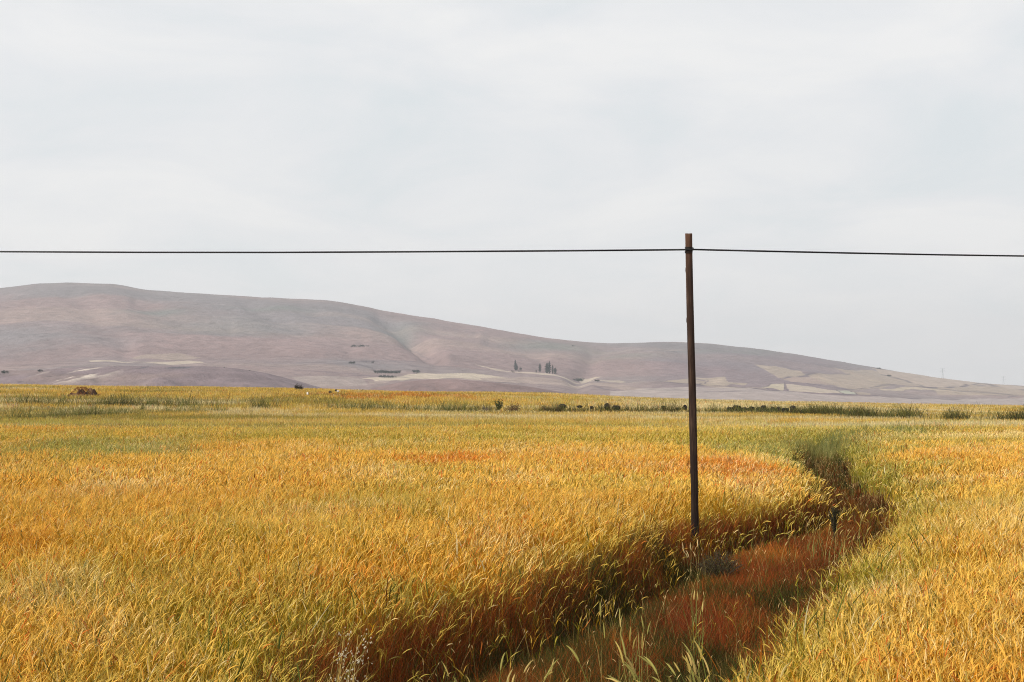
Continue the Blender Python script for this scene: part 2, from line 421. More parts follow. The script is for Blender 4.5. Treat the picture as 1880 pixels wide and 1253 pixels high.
def wheat_near(soup, X, Y, lod):
    z = ground(X, Y); n = len(X)
    st, lf, er, gr = crop_colours(X, Y)
    H = 0.66 + 0.16 * fbm(X * .8, Y * .8, 71, 3) + R.normal(0, 0.055, n) + (fbm(X * .25, Y * .25, 72, 2) - .5) * .16
    H *= np.where(R.random(n) < 0.02, 1.15, 1.0)
    ins = -track(X, Y)[0]
    rag = np.exp(-np.maximum(ins, 0) / 0.5) * (Y < 72)
    H *= 1 - 0.46 * np.exp(-np.maximum(ins, 0) / 1.2) * (Y < 72) - 0.25 * rag * R.random(n)
    az = R.normal(0.0, 1.45, n) + (fbm(X * .3, Y * .3, 73, 2) - .5) * 3.0
    az = np.where(R.random(n) < .4, R.uniform(0, 2 * PI, n), az)
    lean = np.abs(R.normal(0.10, 0.12, n)) + 0.22 * rag * R.random(n)
    l1 = lean + R.uniform(0.05, 0.80, n)
    K = 4 if lod == 0 else 3
    base = np.stack([X, Y, z - 0.02], -1)
    S, th = arc(base, az, lean * 0.4, l1, H, K)
    wv = 0.0022 if lod == 0 else 0.0045
    rr = R.uniform(0, PI, n)
    soup.ribbons(S, side(rr, np.full(n, wv), K, np.linspace(1.2, .7, K)), rep(st, K))
    # ear
    has = R.random(n) < (0.88 - 0.45 * np.clip(gr, 0, 1) * (0.4 if lod == 0 else .6))
    i = np.where(has)[0]; m = len(i)
    EL = R.uniform(0.075, 0.145, m) * (1.0 if lod == 0 else 1.15)
    l2 = th[i] + R.uniform(-0.25, 1.15, m)
    KE = 5 if lod == 0 else 3
    ES, th2 = arc(S[i, -1], az[i], th[i], l2, EL, KE)
    prof = np.array([.45, 1, .95, .75, .2]) if lod == 0 else np.array([.6, 1, .25])
    rad = (0.0047 if lod == 0 else 0.0095) * R.uniform(.8, 1.2, m)[:, None] * prof[None, :]
    ec = er[i]
    soup.tubes(ES, rad, rep(ec, KE), 3)
    # awns
    na = 4 if lod == 0 else 1
    for a in range(na):
        j = np.where(R.random(m) < (0.9 if lod == 0 else .6))[0]
        b = ES[j, R.integers(1, KE, len(j))]
        AL = R.uniform(0.05, 0.10, len(j))
        A, _ = arc(b, az[i][j] + R.normal(0, .45, len(j)), th[i][j] + R.normal(.15, .25, len(j)), l2[j] + R.normal(0, .3, len(j)), AL, 2)
        soup.ribbons(A, side(R.uniform(0, PI, len(j)), np.full(len(j), 0.0014 if lod == 0 else .003), 2, [1, .25]), rep(ec[j] * np.array([1.02, 1.0, .9]), 2))
    # leaves
    for a in range(2 if lod == 0 else 1):
        j = np.where(R.random(n) < 0.8)[0]; m = len(j)
        fr = R.uniform(.25, .95, m)
        kk = np.clip((fr * (K - 1)).astype(int), 0, K - 2); ff = (fr * (K - 1) - kk)[:, None]
        b = S[j, kk] * (1 - ff) + S[j, kk + 1] * ff
        LL = R.uniform(.10, .26, m); KL = 4 if lod == 0 else 3
        laz = R.uniform(0, 2 * PI, m)
        L, _ = arc(b, laz, R.uniform(.1, .7, m), R.uniform(.9, 2.5, m), LL, KL)
        lw = R.uniform(.0028, .0055, m) * (1 if lod == 0 else 1.6)
        c = lf[j] * R.uniform(.8, 1.25, m)[:, None]
        soup.ribbons(L, side(laz, lw, KL, np.array([.7, 1, .8, .1])[:KL] if KL == 4 else [.8, 1, .15]), rep(c, KL))
print("wheat near")
wh = Soup()
X, Y = scatter(6.0, 17, 300, 0.50); k = clear(X, Y); wheat_near(wh, X[k], Y[k], 0)
X, Y = scatter(17, 29, 210, 0.46); k = clear(X, Y); wheat_near(wh, X[k], Y[k], 0)
X, Y = scatter(29, 48, 130, 0.45); k = outside(X, Y); wheat_near(wh, X[k], Y[k], 1)
X, Y = scatter(48, 74, 70, 0.44); k = outside(X, Y); wheat_near(wh, X[k], Y[k], 1)
print("verts", wh.n)
def accents(Y0, Y1, dens, wd):
    X, Y = scatter(Y0, Y1, dens, .46); k = clear(X, Y); X, Y = X[k], Y[k]; n = len(X)
    az = R.uniform(0, 2 * PI, n); z = ground(X, Y) + R.uniform(.35, .6, n)
    S, _ = arc(np.stack([X, Y, z], -1), az, R.uniform(0, .8, n), R.uniform(.3, 1.6, n), R.uniform(.18, .42, n), 5)
    pal = np.array([(.07, .09, .015), (.10, .11, .02), (.16, .055, .012), (.30, .10, .012), (.62, .55, .30), (.13, .10, .02)])
    c = pal[R.choice(6, n, p=[.28, .22, .14, .14, .08, .14])] * R.uniform(.7, 1.3, n)[:, None]
    wh.ribbons(S, side(az + R.normal(0, .5, n), wd * R.uniform(.6, 1.3, n), 5, [.7, 1, .9, .6, .1]), rep(c, 5))
accents(6, 16, 9, .0065); accents(16, 30, 5, .008); accents(30, 60, 2.5, .011)
# stragglers on the edge of the track
n = 1500; Y = 6.5 + R.random(n) ** 1.1 * 26; e_ = R.exponential(.30, n)
lft = R.random(n) < .62
X = np.where(lft, np.interp(Y, TLY, TLX) + e_, np.interp(Y, TRY, TRX) - e_ * .7)
k = (track(X, Y)[0] > .02) & gap(X, Y); X, Y = X[k], Y[k]
wheat_near(wh, X[Y < 26], Y[Y < 26], 0); wheat_near(wh, X[Y >= 26], Y[Y >= 26], 1)
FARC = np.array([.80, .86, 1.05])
# ---- far crop: tufts of several broader blades
def tufts(soup, X, Y, H, wd, nb, cols, spread=0.18, lean=(.0, .5), K=3):
    n = len(X); z = ground(X, Y)
    for b in range(nb):
        az = R.uniform(0, 2 * PI, n)
        base = np.stack([X + R.normal(0, spread, n), Y + R.normal(0, spread, n), z - .03], -1)
        S, _ = arc(base, az, R.uniform(0, .25, n), R.uniform(lean[0], lean[1], n) + .25, H * R.uniform(.75, 1.12, n), K)
        c = cols * R.uniform(.72, 1.25, n)[:, None]
        C = rep(c, K); C[:, -1] *= 1.1
        soup.ribbons(S, side(R.normal(0, .7, n), wd * R.uniform(.6, 1.4, n), K, np.linspace(1, .35, K)), C)
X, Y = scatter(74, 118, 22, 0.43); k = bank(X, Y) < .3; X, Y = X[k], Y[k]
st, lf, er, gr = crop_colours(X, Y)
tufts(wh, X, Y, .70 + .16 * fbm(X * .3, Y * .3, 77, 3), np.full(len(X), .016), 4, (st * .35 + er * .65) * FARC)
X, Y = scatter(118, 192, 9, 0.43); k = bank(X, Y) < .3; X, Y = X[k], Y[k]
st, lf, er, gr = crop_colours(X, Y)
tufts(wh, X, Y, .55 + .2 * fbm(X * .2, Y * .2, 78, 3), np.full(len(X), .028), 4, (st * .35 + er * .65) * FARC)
o = link("wheat_crop", wh.mesh("wheat_crop"), M_WHEAT)
tag(o, "ripe golden wheat with drooping ears filling the field on both sides of the track", "wheat", kind="stuff")
del wh

# ------------------------------------------------------------------ grass of the track
print("track grass")
tg = Soup()
def track_grass(y0, y1, dens, wd):
    ym = np.linspace(y0, y1, 40)
    wmax = np.max(np.interp(ym, TRY, TRX) - np.interp(ym, TLY, TLX)) + 1.2
    n = int((y1 - y0) * wmax * dens)
    Y = R.uniform(y0, y1, n); X = np.interp(Y, TLY, TLX) - .5 + R.random(n) * wmax
    ins, f, fade = track(X, Y)
    k = (ins > -0.45) & (f < 0.999) & (R.random(n) < fade + .2); X, Y, ins, f = X[k], Y[k], ins[k], f[k]; n = len(X)
    z = ground(X, Y)
    rut = np.exp(-((f - .17) / .10) ** 2) + .7 * np.exp(-((f - .80) / .09) ** 2)
    leftb = np.exp(-np.maximum(X - np.interp(Y, TLY, TLX), 0) / .35)
    nz = fbm(X * 1.1, Y * .8, 81, 4)
    H = (.16 + .10 * nz + .22 * leftb - .08 * rut) * R.uniform(.6, 1.4, n)
    H = np.maximum(H, .05)
    A = np.array([0.25, 0.062, 0.014]); B = np.array([0.38, 0.125, 0.020]); G = np.array([0.060, 0.066, 0.012]); P = np.array([0.18, 0.040, 0.013]); D = np.array([.06, .026, .011])
    c = A * np.ones((n, 3))
    a = np.clip(hermite(nz, .45, .7) * (1 - rut) * .9, 0, 1)[:, None]; c = c * (1 - a) + B * a
    a = (hermite(fbm(X * .9, Y * .6, 85, 3), .5, .62) * .7)[:, None]; c = c * (1 - a) + P * a
    g = np.clip(hermite(fbm(X * .7, Y * .35, 83, 4), .56, .70) * .7 + np.minimum(rut, 1) * .6 + .55 * hermite(Y, 33, 40) * hermite(fbm(X * .5, Y * .3, 86, 3), .4, .55), 0, .95)
    pk = (R.random(n) < g)[:, None]; c = np.where(pk, G * .6 + D * .4, c)
    dk_ = (hermite(Y, 26, 31) * .75)[:, None]; c = c * (1 - dk_) + c * np.array([.42, .50, .50]) * dk_  # darker grass at the bend, with the wheat's shade put into its colour
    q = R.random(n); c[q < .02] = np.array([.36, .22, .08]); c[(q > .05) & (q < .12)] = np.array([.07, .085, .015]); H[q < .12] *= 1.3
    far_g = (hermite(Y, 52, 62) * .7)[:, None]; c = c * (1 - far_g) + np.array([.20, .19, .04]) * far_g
    c = c * R.uniform(.6, 1.35, n)[:, None]
    az = R.uniform(0, 2 * PI, n)
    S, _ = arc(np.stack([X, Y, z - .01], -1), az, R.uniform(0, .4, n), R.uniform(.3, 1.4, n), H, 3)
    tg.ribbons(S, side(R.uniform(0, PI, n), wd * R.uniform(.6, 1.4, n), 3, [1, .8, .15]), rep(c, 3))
track_grass(6, 16, 2600, .0022)
track_grass(16, 24, 1800, .003)
track_grass(24, 36, 1000, .0045)
track_grass(36, 72, 480, .008)
# sparse seed heads standing in it
n = 800; Y = 6.5 + R.random(n) ** 1.3 * 50; ins_l = np.interp(Y, TLY, TLX); wr = np.interp(Y, TRY, TRX) - ins_l
X = ins_l + wr * R.beta(.7, .7, n)
S, th = arc(np.stack([X, Y, ground(X, Y)], -1), R.uniform(0, 2 * PI, n), R.uniform(0, .2, n), R.uniform(.2, .9, n), R.uniform(.28, .62, n), 4)
cc = np.array([.36, .27, .09]) * R.uniform(.6, 1.3, n)[:, None]
tg.ribbons(S, side(R.uniform(0, PI, n), np.full(n, .0016) * (1 + Y * .012), 4, [1, 1, .8, .6]), rep(cc, 4))
E, _ = arc(S[:, -1], R.uniform(0, 2 * PI, n), th, th + R.uniform(0, .8, n), R.uniform(.03, .07, n), 3)
tg.tubes(E, np.array([.3, 1, .2])[None] * (.0032 * (1 + Y * .008))[:, None], rep(np.array([.66, .48, .22]) * R.uniform(.7, 1.2, n)[:, None], 3))
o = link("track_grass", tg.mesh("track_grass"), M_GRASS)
tag(o, "short rust red and dark green dry grass covering the sunken cart track", "grass", kind="stuff")
del tg

# ------------------------------------------------------------------ weedy margins
print("margin weeds")
mw = Soup()
def band(path, wpx, dens, h, col, wd, hv=.35, spread=.5):
    """a strip of weeds along places found from photo points"""
    pts = np.array([hit(x, y, .58)[:2] for x, y in path]); pts[:, 1] += .6
    seg = np.linalg.norm(np.diff(pts, axis=0), axis=1); L = seg.sum(); n = int(L * wpx * dens)
    d = R.random(n) * L; cs = np.concatenate([[0], np.cumsum(seg)])
    X = np.interp(d, cs, pts[:, 0]); Y = np.interp(d, cs, pts[:, 1]) + (R.random(n) - .5) * wpx
    env = fbm(X * .22, Y * .22, 91, 3)
    k = R.random(n) < hermite(env, .25, .55); X, Y, env = X[k], Y[k], env[k]
    H = h * (1 - hv + 2 * hv * fbm(X * .5, Y * .5, 93, 3)) * R.uniform(.6, 1.2, len(X))
    C = np.array(col)[R.integers(0, len(col), len(X))]
    tufts(mw, X, Y, H, np.full(len(X), wd), 5, C, spread=.10, lean=(.1, .7))
GR = [(.14, .15, .035), (.19, .18, .04), (.10, .115, .03), (.26, .21, .06), (.16, .17, .06)]
DK = [(.055, .062, .020), (.09, .085, .026), (.04, .045, .018), (.11, .085, .03), (.13, .12, .035)]
band([(-200, 738), (100, 739), (250, 741), (420, 743), (620, 746), (860, 752)], 2.5, 10, 1.25, GR + DK[3:], .022)
band([(100, 741), (250, 742)], 1.6, 6.0, 1.3, DK, .022)
band([(360, 744), (520, 746)], 2.0, 13, 1.35, DK + GR, .022)
band([(860, 753), (1000, 753), (1160, 754), (1300, 757), (1340, 758)], 1.8, 12, 1.0, GR + DK, .020)
band([(990, 753), (1150, 754), (1310, 757)], 1.2, 15, .95, DK + [(.11, .06, .03)], .020)
band([(860, 752), (990, 753)], 1.5, 12, .95, DK + GR + [(.15, .07, .03)], .020)
band([(1270, 757), (1470, 760), (1560, 765), (1700, 770), (1900, 773), (2300, 776)], 2.0, 16.0, 1.15, GR + DK, .020)
band([(1340, 759), (1460, 760)], 1.0, 14, .8, DK + GR, .02)
band([(1460, 760), (1520, 762), (1600, 767)], 1.6, 22, 1.2, DK, .020)
band([(1560, 765), (1760, 771)], 1.4, 18, 1.1, DK, .020)
band([(1740, 772), (1900, 773), (2300, 776)], 2.4, 30, 1.3, DK, .020)
band([(-200, 774), (60, 768), (230, 761), (330, 757), (420, 754)], 2.5, 9, 1.2, GR, .018)
band([(-200, 776), (60, 770), (200, 763)], 1.5, 8, 1.1, DK + GR, .018)
band([(1640, 800), (1760, 796), (1880, 795)], 1.4, 9, 1.15, GR + [(.30, .12, .03)], .014)
band([(1500, 808), (1560, 800), (1600, 797), (1680, 795)], 5, 14, .95, [(.15, .17, .055), (.20, .21, .075), (.13, .15, .05), (.10, .13, .05)], .010, spread=1)
band([(1400, 826), (1480, 815), (1560, 805)], 5, 7, .85, [(.20, .20, .06), (.25, .23, .07)], .008)
band([(0, 850), (120, 848), (300, 845)], 4, 5, .9, [(.20, .21, .05), (.27, .26, .07)], .009)
for a_, b_, y_ in ((70, 160, 712), (240, 330, 713), (480, 530, 716), (560, 640, 722), (700, 740, 722), (770, 820, 724), (1180, 1260, 739), (1640, 1760, 748)):
    band([(a_, y_), (b_, y_ + 1)], 2.0, 3, .85, GR, .022)
for k_ in range(26):
    x_ = random.uniform(-60, 1940); y_ = random.uniform(755, 800)
    band([(x_, y_), (x_ + random.uniform(15, 60), y_ + random.uniform(-2, 2))], 1.0, random.uniform(2, 6), random.uniform(.8, 1.0), GR[:2] + GR[3:], .012)
o = link("margin_weeds", mw.mesh("margin_weeds"), M_GRASS)
tag(o, "dark green weeds and rough grass growing along the stone rows between the fields", "weeds", kind="stuff")
del mw

# ------------------------------------------------------------------ hills
print("hills")
CPX = [-1400, -600, -200, 0, 60, 120, 200, 235, 270, 400, 480, 540, 600, 650, 700, 800, 900, 1000, 1080, 1130, 1220, 1300, 1400, 1500, 1600, 1700, 1800, 1880, 2100, 3400]
CPY = [620, 570, 543, 529, 521.5, 519, 521, 526, 533, 541, 546, 549, 551, 559, 570, 586, 603, 620, 629.5, 631, 628, 631, 642, 657, 674, 691, 703.5, 709, 711, 711]
def smooth_interp(x, xp, fp):
    xs = np.linspace(xp[0], xp[-1], 4801); ys = np.interp(xs, xp, fp)
    k = np.hanning(41); k /= k.sum(); ys = np.convolve(np.pad(ys, 20, 'edge'), k, 'valid')
    return np.interp(x, xs, ys)
D0, DC = 700.0, 3600.0
def gfun(t): return .47 * (1 - (1 - t) ** 2.6) + .30 * t ** 3 + .23 * (1 - np.sqrt(np.clip(1 - t, 0, 1)))
PY0 = 772.0
def in_poly(px, py, P):
    P = np.array(P, float); c = np.zeros(px.shape, bool); j = len(P) - 1
    for i in range(len(P)):
        xi, yi = P[i]; xj, yj = P[j]
        cond = ((yi > py) != (yj > py)) & (px < (xj - xi) * (py - yi) / ((yj - yi) if yj != yi else 1e-9) + xi)
        c ^= cond; j = i
    return c
def dline(px, py, P, yscale=1.0):
    d = np.full(px.shape, 1e9); tt = np.zeros(px.shape); P = np.array(P, float); L = 0
    for a, b in zip(P[:-1], P[1:]):
        v = b - a; l2 = (v ** 2).sum(); t = np.clip(((px - a[0]) * v[0] + (py - a[1]) * v[1]) / l2, 0, 1)
        q = np.hypot(px - a[0] - t * v[0], (py - a[1] - t * v[1]) * yscale); d = np.minimum(d, q)
    return d
FOLDS = [([(700, 575), (728, 595), (750, 616), (765, 628), (800, 655)], 11, 15), ([(750, 616), (800, 606), (870, 612)], 5, 10), ([(440, 540), (460, 562), (500, 584), (560, 604), (640, 640)], 5, 16),
         ([(1130, 631), (1090, 648), (1082, 672), (1060, 700)], 7, 20), ([(250, 560), (330, 590), (420, 600)], 4, 12), ([(900, 622), (960, 640), (990, 660)], 5, 14),
         ([(130, 540), (180, 590), (230, 640)], 4, 22), ([(560, 560), (600, 590), (660, 625)], 4, 18), ([(1230, 640), (1290, 665), (1300, 690)], 3, 20)]
def hill_pos(px, py):
    px = np.asarray(px, float); py = np.asarray(py, float)
    cy = smooth_interp(px, CPX, CPY)
    t = np.clip((PY0 - py) / (PY0 - cy), 0, 1)
    D = D0 + (DC - D0) * gfun(t)
    return hill_rel(px, py, t, D)
def hill_rel(px, py, t, D):
    x = uof(px) * D; z = HC - (py - HORIZON) / FPX * D
    m = hermite(t, .12, .35) * (1 - hermite(t, .90, 1.0))
    for P, dep, wdt in FOLDS:
        d = dline(px, py, P)
        z = z - dep * (2.0 if dep > 8 else 1.35) * np.exp(-(d / wdt) ** 2) * m
    z = z + (fbm(x / 300, D / 300, 101, 5) - .5) * 26 * m + (fbm(x / 40, D / 60, 103, 3) - .5) * 2.5 * hermite(t, .05, .2)
    return x, D, z
fine = np.linspace(-60, 1940, 1500)
hx = np.concatenate([np.linspace(-1400, -60, 130)[:-1], fine, np.linspace(1940, 3400, 130)[1:]])
ht = np.concatenate([np.linspace(0, .5, 330)[:-1], np.linspace(.5, 1, 190)])
TT, PX = np.meshgrid(ht, hx, indexing='ij')
PYc = smooth_interp(PX, CPX, CPY)
PYY = PY0 - TT * (PY0 - PYc)
DD = D0 + (DC - D0) * gfun(TT)
HX, HY, HZ = hill_rel(PX, PYY, TT, DD)
# colours of the land itself
n1_ = fbm(HX / 500, HY / 500, 111, 5)[..., None]; n2_ = fbm(HX / 90, HY / 220, 113, 4)[..., None]; n3_ = fbm(HX / 900, HY / 160, 117, 4)[..., None]
mauve = np.array([.270, .185, .172]); grey = np.array([.190, .178, .180]); tan = np.array([.36, .265, .215]); sage = np.array([.12, .14, .128])
hc_ = mauve + (grey - mauve) * np.clip(hermite(n1_, .40, .66) * .8, 0, 1)
hc_ = hc_ + (tan - hc_) * hermite(n3_, .46, .72) * .45
hc_ = hc_ * (.84 + .32 * n2_)
sp_ = vnoise(HX / 13, HY / 26, 119)[..., None]; hc_ = hc_ * (1 - .16 * hermite(sp_, .6, .9))
st_ = fbm(HX / 160, HY / 22, 118, 3)[..., None]; hc_ = hc_ * (.90 + .20 * st_)
def blend(mask, colr, a=1.0):
    global hc_
    k = (mask * a)[..., None]; hc_ = hc_ * (1 - k) + np.array(colr) * k
wob = (fbm(HX / 120, HY / 120, 121, 3) - .5) * 3
px_, py_ = PX + wob, PYY + wob * .35
lowr = hermite(PYY, 668, 700)
blend(lowr, (.285, .215, .195), .55)
blend(hermite(PX, 1150, 1260) * hermite(PYY, 640, 660) * (1 - hermite(PX, 1480, 1600)), (.205, .150, .162), .6)
def soft(P, w_=1.2):
    """soft-edged polygon"""
    a = in_poly(px_, py_, P).astype(float)
    return a
PALE = (.44, .37, .29); PINK = (.29, .225, .20); TANF = (.33, .265, .205)
POLYS = [
 ([(164, 659), (210, 660), (262, 666), (300, 663), (345, 661), (366, 665), (374, 671), (330, 670), (250, 669), (166, 666)], PALE, .8),
 ([(240, 650), (330, 648), (370, 654), (330, 660), (250, 656)], TANF, .5),
 ([(735, 696), (770, 689.5), (860, 692), (955, 701), (880, 700), (840, 698), (770, 701), (720, 706), (690, 707), (664, 697)], PALE, .95),
 ([(676, 707), (722, 706), (700, 711.5), (680, 711.5)], PINK, .8),
 ([(535, 697), (600, 695), (663, 698), (675, 712), (560, 712)], (.30, .25, .225), .6),
 ([(870, 665), (900, 671), (945, 677), (1000, 683), (1050, 691), (1100, 698), (1150, 706), (1140, 710), (1090, 703), (1030, 695), (985, 689), (870, 682), (868, 678), (960, 683), (900, 674)], PALE, .75),
 ([(1063, 681), (1085, 682), (1108, 690), (1085, 694), (1066, 693)], PALE, .85),
 ([(880, 697), (960, 700), (1010, 702), (1060, 706), (1085, 711), (1150, 715), (1260, 724), (1180, 726), (1120, 717), (1040, 713), (915, 710)], PINK, .9),
 ([(1040, 706), (1080, 707), (1095, 711), (1048, 710)], PALE, .5),
 ([(1385, 671), (1425, 671), (1480, 688), (1430, 691)], TANF, .85),
 ([(1247, 691), (1330, 690), (1336, 703), (1372, 706), (1330, 714), (1286, 712), (1301, 694)], TANF, .85),
 ([(1225, 699), (1299, 694), (1284, 711), (1216, 711)], TANF, .8),
 ([(1195, 705), (1226, 703), (1214, 711), (1150, 706)], PALE, .6),
 ([(1430, 692), (1500, 689), (1560, 704), (1500, 703), (1455, 702)], (.34, .255, .21), .8),
 ([(1397, 717), (1415, 709.5), (1439, 708.5), (1438, 727)], (.42, .36, .26), .85),
 ([(1442, 709), (1535, 718.5), (1546, 730), (1449, 728)], PALE, .8),
 ([(1537, 718.5), (1560, 719), (1575, 731), (1549, 731)], (.36, .37, .29), .85),
 ([(1563, 719), (1590, 721), (1600, 732), (1578, 732)], TANF, .7),
 ([(1482, 688), (1560, 687), (1645, 708), (1560, 713)], TANF, .75),
 ([(1520, 676), (1600, 680), (1705, 711), (1620, 706)], TANF, .7),
 ([(1600, 676), (1760, 698), (1900, 712), (1900, 719), (1800, 706), (1705, 711), (1618, 687)], (.38, .305, .25), .85),
 ([(1710, 713), (1800, 707), (1900, 719), (1900, 728), (1800, 728), (1720, 722)], TANF, .8),
 ([(1612, 711), (1700, 713), (1780, 724), (1660, 714), (1620, 714)], (.42, .35, .26), .8),
 ([(1120, 723), (1216, 717), (1330, 717), (1410, 727), (1560, 736), (1700, 738), (1900, 733), (2100, 733), (2100, 770), (1120, 760)], (.34, .29, .27), .8),
 ([(1285, 713), (1390, 717), (1410, 725), (1330, 720)], TANF, .5),
]
hc_ = hc_ * np.array([.82, .835, .885])
for P, c, a in POLYS: blend(soft(P), c, a * .95)
blend(np.exp(-(((PX - 1010) / 90) ** 2 + ((PYY - 636 - (PX - 1010) * .08) / 8) ** 2)), sage, .75)
blend(np.exp(-(((PX - 290) / 60) ** 2 + ((PYY - 573) / 5) ** 2)), sage, .7)
blend(np.exp(-(((PX - 400) / 120) ** 2 + ((PYY - 600) / 14) ** 2)), sage, .32)
blend(np.exp(-(((PX - 500) / 70) ** 2 + ((PYY - 567) / 3) ** 2)), sage, .7)
blend(np.exp(-(((PX - 735) / 35) ** 2 + ((PYY - 602) / 14) ** 2)), sage, .6)
blend(np.exp(-(((PX - 1150) / 60) ** 2 + ((PYY - 655) / 4) ** 2)), sage, .4)
blend(np.exp(-(((PX - 1330) / 130) ** 2 + ((PYY - 646) / 4) ** 2)), sage, .4)
LINES = [([(640, 670), (760, 671), (880, 676)], .6), ([(700, 664), (740, 676), (790, 684)], .35), ([(646, 673), (690, 684)], .5), ([(540, 692), (640, 693), (740, 697), (760, 700)], .5),
 ([(1617, 687), (1660, 698), (1703, 712), (1760, 709), (1800, 704), (1880, 717)], .8), ([(1703, 712), (1760, 720), (1860, 727)], .6), ([(1850, 732), (1880, 730)], .7),
 ([(1284, 712), (1300, 694)], .8), ([(1200, 710.5), (1286, 712.5), (1330, 715), (1408, 727), (1500, 730), (1690, 738)], .8), ([(1398, 718), (1415, 709)], .6), ([(1396, 717), (1410, 724)], .8),
 ([(1440, 708), (1440, 720), (1448, 728)], .8), ([(1536, 718), (1548, 731)], .8), ([(1561, 719), (1577, 731)], .7), ([(1430, 692), (1480, 688), (1560, 687)], .7), ([(1440, 704), (1560, 712), (1620, 707), (1720, 713)], .7),
 ([(900, 709.5), (1000, 711), (1090, 715), (1130, 722)], .6), ([(870, 684), (960, 687), (1060, 694)], .5), ([(470, 678), (520, 681)], .4), ([(540, 687), (600, 689), (660, 692)], .4),
 ([(480, 666), (492, 670), (520, 671)], .4), ([(740, 607), (760, 622), (790, 640)], .4), ([(1165, 722), (1300, 726), (1400, 729)], .5)]
for P, a in LINES:
    d = dline(PX + wob * .4, PYY + wob * .15, P, 1.35)
    blend(np.exp(-(d / 1.05) ** 2), (.085, .07, .085), a)
# the land behind the crest
back = []
bc = []
for D, dz in ((3720, -4), (3950, -18), (4400, -60), (5200, -140), (6000, -200), (7300, -260)):
    x = uof(hx) * D; zc = HZ[-1] + dz * np.clip(HZ[-1] / 230, 0.0, 1.2) - (D - 3600) * .0012
    back.append(np.stack([x, np.full_like(x, D), zc], -1)); bc.append(hc_[-1])
V = np.concatenate([np.stack([HX, HY, HZ], -1), np.array(back)], 0); C = np.concatenate([hc_, np.array(bc)], 0)
o = link("hills", grid_mesh("hills", V, C), M_HILL); tag(o, "long bare mauve hill with a patchwork of pale fields at its foot", kind="structure")

def low_hill(name, pts, Dm, half, colf, label):
    """a separate nearer rise whose skyline passes through photo points"""
    xs = np.linspace(pts[0][0], pts[-1][0], 420); cy = np.interp(xs, [p[0] for p in pts], [p[1] for p in pts])
    k = np.hanning(15); k /= k.sum(); cy = np.convolve(np.pad(cy, 7, 'edge'), k, 'valid')
    crest = HC - (cy - HORIZON) / FPX * Dm
    s = np.concatenate([np.linspace(-1, 0, 90), np.linspace(0, 1, 24)[1:]])
    S, Xp = np.meshgrid(s, xs, indexing='ij'); CR = np.broadcast_to(crest, S.shape)
    basez = HC - (765 - HORIZON) / FPX * Dm
    bx = np.where(S < 0, S * half, S * half * 1.3)
    prof = np.cos(np.clip(S, -1, 1) * PI / 2) ** 1.1
    Y = Dm + bx; X = uof(Xp) * Dm
    nz = (fbm(X / 35, Y / 35, 131, 5) - .5) * 11 * (1 - prof ** 6)
    Z = basez + (CR - basez) * prof + nz
    pyv = HORIZON - (Z - HC) / Y * FPX
    c = colf(X, Y, Xp, pyv, S)
    o = link(name, grid_mesh(name, np.stack([X, Y, Z], -1), c), M_HILL); tag(o, label, kind="structure"); return o
def c1(X, Y, PXX, PYV, S):
    n = fbm(X / 60, Y / 60, 141, 4)[..., None]; n2 = fbm((X - Y * .35) / 10, (Y + X * .2) / 60, 143, 5)
    c = np.array([.180, .137, .146]) * (.7 + .4 * n + .25 * fbm(X / 9, Y / 20, 145, 3)[..., None]) ; t = hermite(n, .45, .7) * .5; c = c * (1 - t) + np.array([.19, .14, .12]) * t
    reg = np.exp(-(((PXX - 175) / 45) ** 2 + ((PYV - 690) / 12) ** 2)) + .8 * np.exp(-(((PXX - 215) / 30) ** 2 + ((PYV - 684) / 7) ** 2))
    wht = (hermite(n2, .53, .62) * np.clip(reg * 1.4, 0, 1))[..., None]; c = c * (1 - wht) + np.array([.55, .47, .40]) * wht
    dk = (np.exp(-(((PYV - 675.5) / 1.8) ** 2)) * hermite(vnoise(X / 9, X * 0, 147), .5, .8) * ((PXX > 280) & (PXX < 450)))[..., None] * .7
    return c * (1 - dk) + np.array([.05, .055, .07]) * dk
low_hill("low_hill", [(-700, 690), (-100, 682), (0, 681), (80, 680), (150, 675), (210, 673), (300, 673), (380, 673), (430, 676), (480, 684), (530, 697), (560, 706), (620, 722), (700, 742)], 1250, 230, c1, "low dark mauve rise with white rocky scars before the big hill")
def c2(X, Y, PXX, PYV, S):
    n = fbm(X / 60, Y / 40, 151, 4)[..., None]
    return np.array([.185, .125, .12]) * (.8 + .4 * n)
low_hill("brown_rise", [(600, 735), (660, 720), (690, 712), (740, 701), (790, 697), (840, 697), (900, 702), (970, 710), (1030, 720), (1100, 745)], 1500, 200, c2, "smooth brownish rise between pale fields below the hill")

# ------------------------------------------------------------------ air
hz = Soup()
x0, x1, y0, y1, z0, z1 = -7000, 7000, -150, 7600, -420, 330
v = [(x0, y0, z0), (x1, y0, z0), (x1, y1, z0), (x0, y1, z0), (x0, y0, z1), (x1, y0, z1), (x1, y1, z1), (x0, y1, z1)]
hz.add(v, [(0, 3, 2, 1), (4, 5, 6, 7), (0, 1, 5, 4), (1, 2, 6, 5), (2, 3, 7, 6), (3, 0, 4, 7)], (1, 1, 1))
def hb(t):
    o = nn(t, "ShaderNodeOutputMaterial"); v = nn(t, "ShaderNodeVolumePrincipled")
    v.inputs["Color"].default_value = (0.93, 0.95, 1.0, 1); v.inputs["Density"].default_value = 0.000125; v.inputs["Anisotropy"].default_value = 0.2
    t.links.new(v.outputs[0], o.inputs["Volume"])
M_HAZE = mat("haze_air", hb)
o = link("haze", hz.mesh("haze"), M_HAZE); M_HAZE.cycles.volume_sampling = "DISTANCE"; tag(o, "thin pale haze in front of the far hills", kind="stuff")

